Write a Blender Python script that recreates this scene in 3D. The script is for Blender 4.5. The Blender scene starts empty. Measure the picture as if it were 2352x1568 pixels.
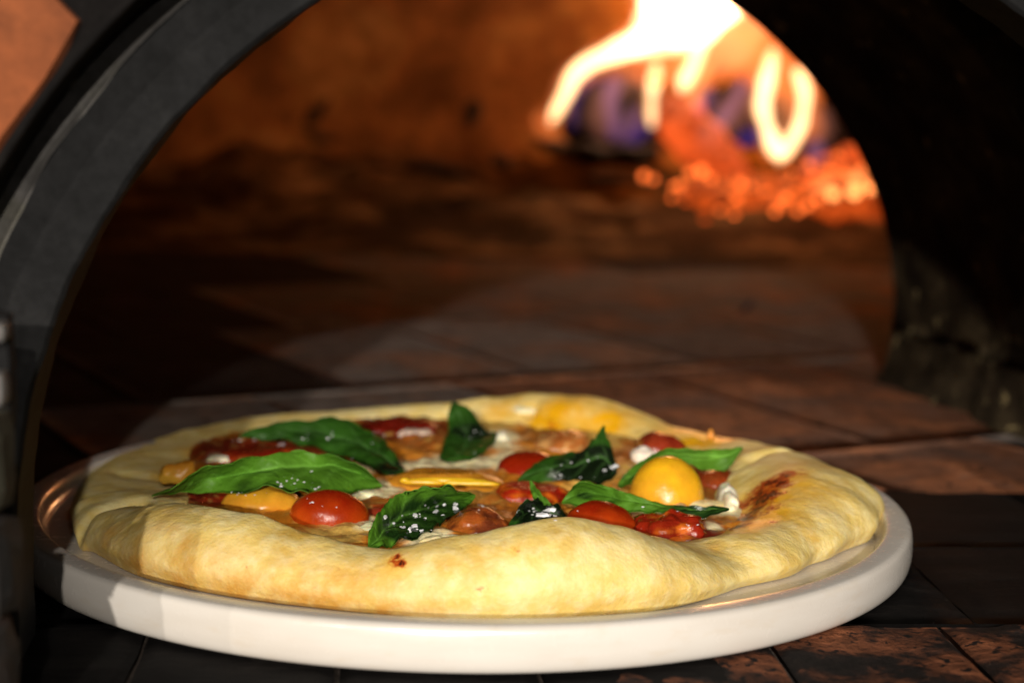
import bpy, bmesh, math, random
import numpy as np
from mathutils import Vector, Matrix, noise
from mathutils.bvhtree import BVHTree
random.seed(7)
sc = bpy.context.scene

# ---------------------------------------------------------------- camera, world, lamps
FPX, PITCH, ROLL, CAMZ = 4198.0, 0.1449, 0.0226, 0.169      # focal length in units of a 2352 px wide frame
cam_d = bpy.data.cameras.new("camera"); cam = bpy.data.objects.new("camera", cam_d)
sc.collection.objects.link(cam); sc.camera = cam
cam_d.sensor_width = 36.0; cam_d.lens = FPX / 2352 * 36
cam_d.clip_start = 0.02; cam_d.clip_end = 50
cam.matrix_world = Matrix.Translation((0, 0, CAMZ)) @ Matrix.Rotation(math.pi / 2 - PITCH, 4, 'X') @ Matrix.Rotation(ROLL, 4, 'Z')
cam_d.dof.use_dof = True; cam_d.dof.focus_distance = 0.585; cam_d.dof.aperture_fstop = 7.5

world = bpy.data.worlds.new("World"); sc.world = world; world.use_nodes = True
world.node_tree.nodes["Background"].inputs[0].default_value = (0.05, 0.04, 0.035, 1)
world.node_tree.nodes["Background"].inputs[1].default_value = 0.06
sc.view_settings.view_transform = 'Standard'; sc.view_settings.look = 'None'
sc.view_settings.exposure = 0.0; sc.view_settings.gamma = 1.0
sc.render.engine = 'CYCLES'
sc.cycles.use_denoising = True
sc.cycles.max_bounces = 8; sc.cycles.volume_bounces = 0
sc.cycles.sample_clamp_indirect = 4.0

def lamp(name, loc, power, color, radius, kind='POINT', aim=None, cone=40, blend=0.3):
    d = bpy.data.lights.new(name, kind); d.energy = power; d.color = color; d.shadow_soft_size = radius
    o = bpy.data.objects.new(name, d); sc.collection.objects.link(o); o.location = loc
    if kind == 'SPOT':
        d.spot_size = math.radians(cone); d.spot_blend = blend
        o.rotation_euler = (Vector(aim) - Vector(loc)).to_track_quat('-Z', 'Y').to_euler()
    return o
RC = Vector((0.045, 0.52, 0))                                # foot of the iron arch's axis
def shop_lamp(name, sx, sz, dist, power, color, radius=0.012):
    """ceiling lamp of the room in front of the oven: light travels along (sx, 1, -sz) through the arch"""
    loc = (RC.x - sx * dist, RC.y - dist, 0.215 + sz * dist)
    return lamp(name, loc, power, color, radius, 'SPOT', (0.0, 0.70, 0.06), 26, 0.4)
WARM = (1.0, 0.92, 0.80)
shop_lamp("room_lamp_tall", 0.08, 0.185, 4.0, 560, WARM, 0.035)
shop_lamp("room_lamp_right", -0.115, 0.30, 4.0, 330, WARM, 0.025)
shop_lamp("room_lamp_left", 0.26, 0.43, 4.0, 270, WARM, 0.025)
shop_lamp("room_lamp_far_left", 0.55, 0.42, 4.0, 110, WARM, 0.03)
shop_lamp("room_lamp_far_right", -0.30, 0.27, 4.0, 26, WARM, 0.03)
lamp("fire_glow_high", (0.31, 2.17, 0.15), 2.3, (1.0, 0.225, 0.020), 0.05)
lamp("fire_glow_back", (0.23, 2.25, 0.25), 1.7, (1.0, 0.32, 0.045), 0.03)
lamp("fire_glow_low", (0.34, 1.86, 0.09), 0.05, (1.0, 0.28, 0.045), 0.05)

# ---------------------------------------------------------------- geometry helpers
def ray(x, y):
    X = (x - 1176) / FPX; Y = -(y - 784) / FPX; c, s = math.cos(ROLL), math.sin(ROLL)
    X, Y = c * X - s * Y, s * X + c * Y
    cp, sp = math.cos(PITCH), math.sin(PITCH)
    return Vector((X, cp + Y * sp, -sp + Y * cp))
CO = Vector((0, 0, CAMZ))
def at_z(x, y, z): d = ray(x, y); return CO + d * ((z - CAMZ) / d.z)
def at_y(x, y, Y): d = ray(x, y); return CO + d * (Y / d.y)

def link(o, parent=None):
    sc.collection.objects.link(o)
    if parent is not None: o.parent = parent
    return o
def mesh_obj(name, verts, faces, mats, parent=None, smooth=True, attrs=None, mat_idx=None):
    me = bpy.data.meshes.new(name); me.from_pydata([tuple(v) for v in verts], [], faces); me.update()
    for m in (mats if isinstance(mats, (list, tuple)) else [mats]): me.materials.append(m)
    if smooth: me.polygons.foreach_set('use_smooth', [True] * len(me.polygons))
    if mat_idx is not None: me.polygons.foreach_set('material_index', mat_idx)
    if attrs:
        for k, (typ, data) in attrs.items():
            a = me.attributes.new(k, typ, 'POINT')
            a.data.foreach_set('value' if typ == 'FLOAT' else 'color', np.asarray(data, dtype=np.float32).ravel())
    return link(bpy.data.objects.new(name, me), parent)
def tag(o, label=None, cat=None, group=None, kind=None):
    if label: o['label'] = label
    if cat: o['category'] = cat
    if group: o['group'] = group
    if kind: o['kind'] = kind
    return o
def empty(name, loc):
    o = bpy.data.objects.new(name, None); link(o); o.location = loc; o.empty_display_size = 0.02
    return o
def grid_faces(n, m, wrap_n=False, wrap_m=False, flip=False):
    f = []
    for i in range(n if wrap_n else n - 1):
        for j in range(m if wrap_m else m - 1):
            a, b = i * m + j, ((i + 1) % n) * m + j
            c, d = ((i + 1) % n) * m + (j + 1) % m, i * m + (j + 1) % m
            f.append((a, d, c, b) if flip else (a, b, c, d))
    return f
def fbm(v, s, o=4):
    p = Vector(v) * s; a, t = 1.0, 0.0
    for _ in range(o):
        t += a * noise.noise(p); p = p * 2.03 + Vector((3.1, 1.7, 5.3)); a *= 0.5
    return t
def smooth_step(a, b, x):
    t = min(1, max(0, (x - a) / (b - a))); return t * t * (3 - 2 * t)
def catmull(pts, n):
    """points (arrays) -> n samples per span"""
    P = [np.array(p, float) for p in pts]; P = [2 * P[0] - P[1]] + P + [2 * P[-1] - P[-2]]; out = []
    for i in range(1, len(P) - 2):
        a, b, c, d = P[i - 1:i + 3]
        for k in range(n):
            t = k / n
            out.append(0.5 * ((2 * b) + (c - a) * t + (2 * a - 5 * b + 4 * c - d) * t * t + (3 * b - a - 3 * c + d) * t ** 3))
    out.append(P[-2]); return out
def resample(pts, n):
    P = np.array(catmull(pts, 8)); L = np.r_[0, np.cumsum(np.linalg.norm(np.diff(P, axis=0), axis=1))]
    t = np.linspace(0, L[-1], n)
    return np.array([np.interp(t, L, P[:, k]) for k in range(P.shape[1])]).T

# ---------------------------------------------------------------- material helpers
class NT:
    def __init__(self, name):
        self.m = bpy.data.materials.new(name); self.m.use_nodes = True; self.t = self.m.node_tree
        self.n = self.t.nodes; self.p = self.n["Principled BSDF"]; self.out = self.n["Material Output"]
        self.tc = self.n.new('ShaderNodeTexCoord'); self.co = self.tc.outputs['Object']
    def L(self, a, b): self.t.links.new(a, b)
    def put(self, inp, v):
        if isinstance(v, bpy.types.NodeSocket): self.L(v, inp)
        elif isinstance(v, (tuple, list)) and len(v) == 3 and inp.type == 'RGBA': inp.default_value = (*v, 1)
        else: inp.default_value = v
    def noise(self, scale, detail=4, rough=0.55, dist=0.0, stretch=None, seed=0):
        co = self.co
        if stretch or seed:
            mp = self.n.new('ShaderNodeMapping'); self.L(co, mp.inputs[0])
            if stretch: mp.inputs['Scale'].default_value = stretch
            mp.inputs['Location'].default_value = (seed * 1.37, seed * 0.71, seed * 2.1); co = mp.outputs[0]
        x = self.n.new('ShaderNodeTexNoise'); self.L(co, x.inputs['Vector'])
        x.inputs['Scale'].default_value = scale; x.inputs['Detail'].default_value = detail
        x.inputs['Roughness'].default_value = rough; x.inputs['Distortion'].default_value = dist
        return x.outputs[0]
    def vor(self, scale, feature='F1'):
        x = self.n.new('ShaderNodeTexVoronoi'); self.L(self.co, x.inputs['Vector']); x.inputs['Scale'].default_value = scale
        x.feature = feature; return x.outputs['Distance']
    def ramp(self, fac, stops):
        r = self.n.new('ShaderNodeValToRGB'); self.L(fac, r.inputs[0]); e = r.color_ramp.elements
        while len(e) < len(stops): e.new(0.5)
        for k, (p, c) in enumerate(stops):
            e[k].position = p; e[k].color = (*c, 1) if isinstance(c, tuple) else (c, c, c, 1)
        return r.outputs[0]
    def mix(self, fac, a, b, mode='MIX'):
        x = self.n.new('ShaderNodeMix'); x.data_type = 'RGBA'; x.blend_type = mode
        self.put(x.inputs[0], fac); self.put(x.inputs[6], a); self.put(x.inputs[7], b); return x.outputs[2]
    def math(self, op, a, b=0.0, clamp=False):
        x = self.n.new('ShaderNodeMath'); x.operation = op; x.use_clamp = clamp
        self.put(x.inputs[0], a); self.put(x.inputs[1], b); return x.outputs[0]
    def attr(self, name, col=False):
        a = self.n.new('ShaderNodeAttribute'); a.attribute_name = name; return a.outputs['Color' if col else 'Fac']
    def bump(self, h, strength=0.3, dist=0.001):
        b = self.n.new('ShaderNodeBump'); self.L(h, b.inputs['Height'])
        b.inputs['Strength'].default_value = strength; b.inputs['Distance'].default_value = dist
        self.L(b.outputs[0], self.p.inputs['Normal'])
    def set(self, **k):
        names = dict(color='Base Color', rough='Roughness', metal='Metallic', spec='Specular IOR Level', coat='Coat Weight',
                     coat_rough='Coat Roughness', sss='Subsurface Weight', sss_scale='Subsurface Scale', sss_rad='Subsurface Radius',
                     emit='Emission Color', emit_s='Emission Strength', trans='Transmission Weight', ior='IOR')
        for a, v in k.items(): self.put(self.p.inputs[names[a]], v)
        return self

def mat_crust():
    n = NT("baked_dough")
    a = n.noise(55, 5, 0.6); b = n.noise(260, 4, 0.6); c = n.noise(900, 2)
    base = n.ramp(a, [(0.25, (0.60, 0.385, 0.085)), (0.5, (0.74, 0.555, 0.175)), (0.75, (0.83, 0.69, 0.34))])
    base = n.mix(n.ramp(n.noise(150, 3, 0.55, 0.2, seed=6), [(0.46, 0.0), (0.68, 0.55)]), base, (0.86, 0.75, 0.40))
    base = n.mix(n.ramp(n.noise(75, 4, 0.6, 0.2, seed=7), [(0.54, 0.0), (0.74, 0.40)]), base, (0.66, 0.38, 0.07))
    base = n.mix(n.ramp(b, [(0.5, 0.0), (0.75, 0.28)]), base, (0.90, 0.80, 0.56))
    toast = n.math('MULTIPLY', n.attr('toast'), n.ramp(n.noise(130, 4, 0.65, seed=8), [(0.3, 0.25), (0.65, 1.35)]), True)
    base = n.mix(n.math('MULTIPLY', toast, 0.85), base, (0.56, 0.26, 0.035))
    rnd = n.noise(330, 5, 0.7, 0.4, seed=3)
    thr = n.math('ADD', n.attr('char'), n.math('MULTIPLY', n.math('SUBTRACT', rnd, 0.5), 2.3))
    oil = n.attr('oil'); oilm = n.math('MULTIPLY', oil, n.ramp(n.noise(120, 4, seed=5), [(0.3, 0.6), (0.6, 1.15)]), True)
    base = n.mix(oilm, base, (0.80, 0.40, 0.008))
    base = n.mix(n.ramp(thr, [(0.36, 0.0), (0.78, 1.0)]), base, (0.42, 0.055, 0.006))
    base = n.mix(n.ramp(thr, [(0.85, 0.0), (1.15, 1.0)]), base, (0.05, 0.012, 0.006))
    n.set(color=base, rough=n.ramp(oil, [(0.0, 0.56), (0.8, 0.30)]), spec=0.35, sss=0.12, sss_scale=0.006, sss_rad=(1, 0.5, 0.2))
    h = n.math('ADD', n.math('MULTIPLY', b, 0.9), n.math('MULTIPLY', c, 0.35))
    n.bump(h, 0.55, 0.0011); return n.m
def mat_paint(name, rough=0.3, sss=0.12, bump=0.5, bscale=420, spec=0.5, var=0.25):
    n = NT(name); c = n.attr('paint', True); v = n.noise(160, 5, 0.65); w = n.noise(bscale, 4, 0.6, seed=2)
    col = n.mix(1.0, c, n.ramp(v, [(0.25, 1 - var * 1.4), (0.75, 1 + var)]), 'MULTIPLY')
    n.set(color=col, rough=n.ramp(w, [(0.3, rough * 0.7), (0.7, rough * 1.5)]), spec=spec, sss=sss, sss_scale=0.004, sss_rad=(1, 0.4, 0.15))
    n.bump(w, bump, 0.0009); return n.m
def mat_leaf(name, bright, dark, rough=0.5):
    n = NT(name); v = n.noise(90, 5, 0.6); f = n.noise(620, 3, 0.5)
    mask = n.math('ADD', n.attr('wet'), n.math('MULTIPLY', n.math('SUBTRACT', v, 0.5), 0.9), True)
    col = n.mix(n.ramp(v, [(0.3, 0.0), (0.7, 1.0)]), bright, tuple(x * 0.6 for x in bright))
    col = n.mix(n.ramp(mask, [(0.3, 0.0), (0.62, 1.0)]), col, dark)
    col = n.mix(n.attr('vein'), col, tuple(min(1, x * 2.0 + 0.05) for x in bright))
    n.set(color=col, rough=n.ramp(mask, [(0.3, rough), (0.7, 0.24)]), spec=n.ramp(mask, [(0.3, 0.22), (0.7, 0.5)]))
    n.bump(n.math('ADD', n.math('MULTIPLY', f, 0.6), n.math('MULTIPLY', n.noise(230, 3, 0.5, 0.5), 1.6)), 0.55, 0.0009)
    tr = n.n.new('ShaderNodeBsdfTranslucent'); n.L(n.mix(1.0, col, (1.5, 1.6, 0.6), 'MULTIPLY'), tr.inputs[0])
    ms = n.n.new('ShaderNodeMixShader'); ms.inputs[0].default_value = 0.28
    n.L(n.p.outputs[0], ms.inputs[1]); n.L(tr.outputs[0], ms.inputs[2]); n.L(ms.outputs[0], n.out.inputs[0]); return n.m
def mat_stone(name, cols, scale=30, rough=0.8, bump=0.6, bdist=0.002, speck=None, spec=0.3, stretch=None):
    n = NT(name); a = n.noise(scale, 6, 0.62, 0.3, stretch); b = n.noise(scale * 7, 5, 0.65, seed=4)
    k = len(cols); col = n.ramp(a, [(0.28 + 0.44 * i / (k - 1), c) for i, c in enumerate(cols)])
    col = n.mix(1.0, col, n.ramp(b, [(0.3, 0.62), (0.7, 1.25)]), 'MULTIPLY')
    if speck: col = n.mix(n.ramp(n.noise(speck[0], 3, 0.6, seed=9), [(speck[1], 0.0), (speck[1] + 0.06, 1.0)]), col, speck[2])
    n.set(color=col, rough=rough, spec=spec); n.bump(n.math('ADD', a, n.math('MULTIPLY', b, 0.5)), bump, bdist); return n.m
def mat_flame(name, color, strength):
    m = bpy.data.materials.new(name); m.use_nodes = True; t = m.node_tree; t.nodes.clear()
    o = t.nodes.new('ShaderNodeOutputMaterial'); e = t.nodes.new('ShaderNodeEmission')
    e.inputs[0].default_value = (*color, 1); e.inputs[1].default_value = strength
    t.links.new(e.outputs[0], o.inputs['Volume']); return m

M_crust = mat_crust()
M_top = mat_paint("melted_cheese_and_sauce", 0.38, 0.1, 0.8, 300)
M_tom = mat_paint("roasted_tomato_skin", 0.22, 0.15, 0.2, 330, 0.28, 0.13)
M_tomflesh = mat_paint("roasted_tomato_flesh", 0.22, 0.15, 0.7, 380, 0.5, 0.3)
M_mozz = mat_paint("mozzarella", 0.3, 0.3, 0.5, 300, 0.5, 0.1)
M_leafA = mat_leaf("basil_bright", (0.105, 0.275, 0.020), (0.013, 0.040, 0.007))
M_leafB = mat_leaf("basil_dark", (0.034, 0.118, 0.011), (0.007, 0.014, 0.005), 0.48)
def mat_salt():
    n = NT("salt_crystal"); n.set(color=(0.66, 0.66, 0.70), rough=0.3, spec=0.4); return n.m
M_salt = mat_salt()
def mat_plate():
    n = NT("glazed_stoneware"); a = n.noise(14, 4, 0.5, 0, (1, 1, 5)); b = n.noise(240, 3, 0.5)
    col = n.ramp(a, [(0.3, (0.60, 0.55, 0.50)), (0.6, (0.69, 0.65, 0.61))])
    col = n.mix(n.ramp(n.noise(60, 4, 0.6, 0, (1, 1, 3), 5), [(0.56, 0.0), (0.75, 0.22)]), col, (0.56, 0.42, 0.25))
    n.set(color=col, rough=n.ramp(b, [(0.3, 0.19), (0.7, 0.30)]), spec=0.5, coat=0.25, coat_rough=0.12); n.bump(n.noise(120, 2), 0.06, 0.0006); return n.m
M_plate = mat_plate()
M_iron = mat_stone("dark_cast_iron", [(0.0050, 0.0050, 0.0054), (0.0085, 0.0085, 0.0092), (0.0135, 0.0133, 0.0140)], 45, 0.75, 0.5, 0.001, spec=0.12)
M_ironedge = mat_stone("worn_iron_edge", [(0.060, 0.056, 0.054), (0.12, 0.113, 0.110), (0.10, 0.095, 0.070)], 24, 0.65, 0.5, 0.001, spec=0.3)
M_brick = mat_stone("terracotta_brick", [(0.15, 0.038, 0.011), (0.22, 0.060, 0.018), (0.27, 0.078, 0.026)], 14, 0.85, 0.4, 0.002)
M_mortar = mat_stone("sooty_mortar", [(0.02, 0.018, 0.012), (0.045, 0.042, 0.028), (0.07, 0.065, 0.045)], 40, 0.95, 0.6, 0.002)
M_joint = mat_stone("ash_filled_joint", [(0.05, 0.04, 0.035), (0.09, 0.072, 0.062), (0.12, 0.10, 0.09)], 60, 0.95, 0.6, 0.002, spec=0.03)
M_soot = mat_stone("sooty_throat_wall", [(0.007, 0.005, 0.004), (0.034, 0.024, 0.014), (0.090, 0.066, 0.036)], 30, 0.8, 0.9, 0.004, (75, 0.64, (0.26, 0.20, 0.10)), 0.05)
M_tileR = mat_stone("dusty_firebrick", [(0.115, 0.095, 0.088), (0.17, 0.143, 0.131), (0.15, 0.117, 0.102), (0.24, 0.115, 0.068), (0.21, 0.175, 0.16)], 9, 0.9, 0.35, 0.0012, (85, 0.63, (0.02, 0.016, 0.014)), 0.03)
M_tileG = mat_stone("ashy_grey_firebrick", [(0.050, 0.036, 0.031), (0.078, 0.062, 0.055), (0.110, 0.090, 0.080)], 18, 0.85, 0.5, 0.0015, (100, 0.65, (0.012, 0.01, 0.009)), 0.08)
M_tileB = mat_stone("soot_and_shade_black_brick", [(0.0016, 0.0015, 0.0015), (0.0045, 0.0036, 0.0036), (0.012, 0.010, 0.009)], 34, 0.8, 0.7, 0.0018, (70, 0.69, (0.09, 0.075, 0.06)), 0.1, (0.5, 2.2, 1))  # near-black that carries shade as well as soot
M_tileF = mat_stone("chipped_front_brick", [(0.003, 0.0026, 0.0026), (0.005, 0.004, 0.004), (0.010, 0.008, 0.007), (0.020, 0.012, 0.009), (0.19, 0.064, 0.028), (0.25, 0.088, 0.038)], 24, 0.85, 1.0, 0.004, (230, 0.58, (0.008, 0.006, 0.006)), 0.4)
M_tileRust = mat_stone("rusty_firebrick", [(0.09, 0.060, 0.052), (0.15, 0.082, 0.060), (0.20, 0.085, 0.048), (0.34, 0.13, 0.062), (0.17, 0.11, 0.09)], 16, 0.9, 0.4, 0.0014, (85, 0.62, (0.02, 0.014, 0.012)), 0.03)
M_tileShade = mat_stone("shade_dark_firebrick", [(0.012, 0.009, 0.009), (0.026, 0.018, 0.016), (0.045, 0.034, 0.031)], 14, 0.9, 0.4, 0.0014, spec=0.03)  # dark colour stands for floor the lamps leave unlit
M_tileF2 = mat_stone("chipped_red_front_brick", [(0.006, 0.005, 0.005), (0.009, 0.007, 0.006), (0.016, 0.011, 0.010), (0.15, 0.052, 0.025), (0.20, 0.070, 0.032), (0.012, 0.009, 0.008)], 26, 0.85, 1.0, 0.004, (230, 0.56, (0.008, 0.006, 0.006)), 0.15)
M_dome = mat_stone("fired_clay_dome", [(0.05, 0.018, 0.008), (0.28, 0.13, 0.05), (0.56, 0.34, 0.14)], 6.0, 0.95, 0.7, 0.02)
M_ash = mat_stone("ash_and_charcoal_bed", [(0.012, 0.006, 0.005), (0.07, 0.038, 0.020), (0.34, 0.20, 0.10)], 9, 0.95, 0.9, 0.01, spec=0.05)
M_char = mat_stone("charred_wood", [(0.008, 0.005, 0.007), (0.02, 0.013, 0.016), (0.05, 0.028, 0.028)], 30, 0.8, 1.0, 0.006)
def mat_ember(name, col, s, dens=0.5):
    n = NT(name); a = n.noise(38, 5, 0.65, 0.3)
    n.set(color=(0.03, 0.012, 0.01), rough=0.9, emit=n.mix(a, (1.0, 0.07, 0.008), col), emit_s=n.ramp(a, [(dens - 0.12, 0.02), (dens + 0.2, 1.0)]))
    x = n.math('MULTIPLY', n.ramp(a, [(dens - 0.12, 0.02), (dens + 0.2, 1.0)]), s); n.put(n.p.inputs['Emission Strength'], x); return n.m
M_emberbed = mat_ember("glowing_coals", (1.0, 0.17, 0.02), 0.95, 0.45)
M_emberlog = mat_ember("glowing_log", (1.0, 0.15, 0.025), 1.0, 0.40)
M_emberhot = mat_ember("hot_ember", (1.0, 0.26, 0.05), 2.6, 0.25)
M_emberyel = mat_ember("yellow_hot_ember", (1.0, 0.50, 0.14), 4.0, 0.2)

# ---------------------------------------------------------------- oven structure
YAW = 0.10
T = Vector((math.cos(YAW), math.sin(YAW), 0)); NRM = Vector((-math.sin(YAW), math.cos(YAW), 0))
A0 = Vector((-0.14, 0.5, 0))
AU, AZ = 0.1857, 0.0338                                      # centre of the iron arch in its own plane
def arch_pts(r, n=72, foot=-0.02, w=0.0):
    """arch outline in (u, z): left leg, semicircle, right leg"""
    pts = [(-r, (foot - AZ) * (1 - k / 10)) for k in range(10)]
    for i in range(n + 1):
        a = math.pi - math.pi * i / n; pts.append((r * math.cos(a), r * math.sin(a)))
    pts += [(r, (foot - AZ) * (k + 1) / 10) for k in range(10)]
    return pts
def on_plane(u, z, depth, cu=AU, cz=AZ, org=A0): return org + T * (cu + u) + NRM * depth + Vector((0, 0, cz + z))
def sweep_arch(name, prof, mats, parent, idx=None, n=72, cu=AU, cz=AZ, org=A0, wob=0.0, wscale=40, smooth=True, foot=-0.02):
    """prof: list of (radius, depth); swept along the arch; closed if first==last"""
    rows = []
    for (r, d) in prof:
        row = []
        for k, (u, z) in enumerate(arch_pts(r, n, foot)):
            v = on_plane(u, z, d, cu, cz, org)
            if wob: v = v + T * (u / r) * wob * fbm(v, wscale) + Vector((0, 0, max(0, z) / r)) * wob * fbm(v, wscale)
            row.append(v)
        rows.append(row)
    m = len(rows[0]); V = [v for row in rows for v in row]; F = grid_faces(len(prof), m)
    mi = None
    if idx: mi = [idx[i] for i in range(len(prof) - 1) for _ in range(m - 1)]
    return mesh_obj(name, V, F, mats, parent, smooth, mat_idx=mi)

oven = tag(empty("pizza_oven", (0.045, 0.52, 0)), "wood fired brick oven with a dark iron arch round its mouth, behind the pizza", "oven")
def oven_part(f, *a, **k):
    o = f(*a, **k); o.matrix_parent_inverse = Matrix.Translation(-Vector(oven.location)); return o
# iron arch: face, worn bevel, inner return
oven_part(sweep_arch, "iron_arch", [(0.184, 0.030), (0.184, 0.0012), (0.1852, 0.0), (0.195, -0.0003), (0.2045, 0.0), (0.2060, -0.0008), (0.2115, -0.0002), (0.2130, 0.003), (0.2130, 0.030), (0.184, 0.030)],
          [M_iron, M_ironedge], oven, [0, 0, 0, 0, 1, 1, 1, 0, 0], wob=0.0007, wscale=60, smooth=False, foot=0.0, n=220)
# masonry behind the iron arch: fills from the iron to the wider tunnel
PF = Vector((0.2175, 1.035, 0)) ; RB = 0.2085
TU = -RB                                                     # tunnel centre (u) measured from the right back foot
def sweep_tunnel(name, prof, mat, parent, wob, foot=0.0, n=96):
    rows = []
    for (r, d, cu) in prof:
        for (u, z) in arch_pts(r, n, foot):
            v = PF + T * (cu + (u * 1.30 if u < 0 else u)) + NRM * d + Vector((0, 0, 0.030 + z + (AZ - 0.030 if z < 0 else 0)))
            if v.z < foot: v.z = foot
            s = wob * (fbm(v, 22, 5) + 0.35 * fbm(v, 95, 3))
            if u > 0 and v.z < 0.035 and r < 0.24: s -= (1 - v.z / 0.035) ** 2 * 0.011 * (0.8 + 0.7 * fbm(v, 45, 4))
            rows.append(v + T * (u / r) * s + Vector((0, 0, max(0, z) / r * s)))
    m = len(arch_pts(RB, n)); return mesh_obj(name, rows, grid_faces(len(prof), m), mat, parent, True)
prof = []
for i in range(26): # front edge (depth -0.20) to back edge (0)
    t = i / 25; prof.append((RB + 0.022 * (1 - t) + 0.004 * math.sin(3 * t), -0.205 * (1 - t), TU + 0.002 * (1 - t)))
tun = oven_part(sweep_tunnel, "throat_wall", prof, M_soot, oven, 0.0028)
# step from the tunnel out to a wider recess behind the iron arch, and the dome's inner front wall
p2 = [(RB + 0.022, -0.205, TU + 0.002), (RB + 0.028, -0.2065, TU + 0.002), (RB + 0.075, -0.207, TU + 0.002), (RB + 0.078, -0.330, TU + 0.012), (RB + 0.080, -0.470, TU + 0.030)]
oven_part(sweep_tunnel, "recess_wall", p2, M_soot, oven, 0.0015)
p3 = [(RB, 0.0, TU), (RB + 0.006, 0.002, TU), (RB + 0.30, 0.004, TU), (RB + 0.75, 0.006, TU)]
oven_part(sweep_tunnel, "front_inner_wall", p3, M_soot, oven, 0.001)
oven_part(sweep_arch, "arch_infill", [(0.2125, 0.012), (0.2130, 0.004), (0.36, 0.004)], M_mortar, oven, foot=0.0, wob=0.0006)
# brick voussoirs standing proud of the iron arch
def block(name, mat, parent, corners_fn, nx=6, ny=6, nz=3, r=0.0025, wob=0.0012, seed=0):
    """rounded, slightly uneven block: corners_fn(a,b,c) maps the unit cube to space"""
    bm = bmesh.new(); bmesh.ops.create_cube(bm, size=1.0)
    bmesh.ops.subdivide_edges(bm, edges=bm.edges[:], cuts=3, use_grid_fill=True)
    me = bpy.data.meshes.new(name)
    for v in bm.verts:
        a, b, c = v.co; q = Vector((a, b, c)) * 2
        # round the cube's corners a little
        L = [abs(x) for x in q]; k = 1 - 0.028 * sum(1 for x in L if x > 0.99)
        q = q * (k if sum(1 for x in L if x > 0.99) > 1 else 1)
        p = corners_fn((q.x + 1) / 2, (q.y + 1) / 2, (q.z + 1) / 2)
        s = wob * fbm(p + Vector((seed, 0, 0)), 70, 3)
        v.co = p + Vector((s, s * 0.6, -s))
    bm.to_mesh(me); bm.free(); me.materials.append(mat)
    return link(bpy.data.objects.new(name, me), parent)
VB0 = A0 - NRM * 0.030; VCU, VCZ, VR = AU, AZ, 0.2125
angs = [180, 158, 136.0, 114, 91, 69, 47, 25, 0]
for i in range(8):
    a0, a1 = math.radians(angs[i] - 1.0), math.radians(angs[i + 1] + 1.0)
    def fn(a, b, c, a0=a0, a1=a1):
        an = a0 + (a1 - a0) * a; r = VR + 0.105 * b
        return VB0 + T * (VCU + r * math.cos(an)) + NRM * (c * 0.032) + Vector((0, 0, VCZ + r * math.sin(an)))
    oven_part(block, "brick", M_brick, oven, fn, seed=i * 3.1)
oven_part(sweep_arch, "mortar_bed", [(0.2110, 0.033), (0.2110, 0.002), (0.2122, 0.0005), (0.2140, 0.004), (0.325, 0.006)], M_tileB, oven, cu=VCU, cz=VCZ, org=VB0, foot=0.0)  # near-black lining: dark mortar plus the recess's shade, both in its colour
# left pier: small bricks stepping in under the arch, with the iron latch on top
for i in range(4):
    z0, z1 = -0.018 + i * 0.0265, -0.018 + i * 0.0265 + 0.0245
    def fn(a, b, c, z0=z0, z1=z1, i=i): return Vector((-0.175 + 0.0552 * a - 0.0012 * (i % 2), 0.425 + 0.018 * b, z0 + (z1 - z0) * c))
    oven_part(block, "brick", M_mortar if i == 3 else M_tileF, oven, fn, seed=20 + i * 2.3)
latch = tag(empty("door_latch", (-0.128, 0.44, 0.099)), "small worn steel latch at the left foot of the iron arch", "latch")
def latch_part(name, cx, cy, cz, sx, sy, sz, mat):
    fn = lambda a, b, c: Vector((cx + (a - .5) * sx, cy + (b - .5) * sy, cz + (c - .5) * sz))
    o = block(name, mat, latch, fn, wob=0.0003); o.matrix_parent_inverse = Matrix.Translation(-Vector(latch.location)); return o
latch_part("latch_plate", -0.1340, 0.446, 0.092, 0.022, 0.006, 0.034, M_iron)
latch_part("latch_pin", -0.1325, 0.440, 0.1045, 0.020, 0.007, 0.0045, M_ironedge)
latch_part("latch_bolt", -0.1330, 0.440, 0.0905, 0.020, 0.007, 0.0085, M_ironedge)

# dome
V = []; nu, nv = 96, 40
for i in range(nu):
    for j in range(nv):
        a = 2 * math.pi * i / nu; e = (math.pi / 2) * j / (nv - 1)
        v = Vector((0.10 + 0.92 * math.cos(a) * math.cos(e) ** 0.8, 1.62 + 0.78 * math.sin(a) * math.cos(e) ** 0.8, -0.01 + 0.52 * math.sin(e)))
        dirn = (v - Vector((0.10, 1.62, 0))).normalized()
        v += dirn * (0.022 * fbm(v, 5, 5)); 
        if v.y < 1.045 + (v.x - 0.2) * YAW: v.y = 1.045 + (v.x - 0.2) * YAW
        V.append(v)
DF = [f for f in grid_faces(nu, nv, wrap_n=True, flip=True) if not all(V[k].y < 1.0455 + (V[k].x - 0.2) * YAW and abs(V[k].x) < 0.42 and V[k].z < 0.40 for k in f)]
oven_part(mesh_obj, "dome", V, DF, M_dome, oven)

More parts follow.
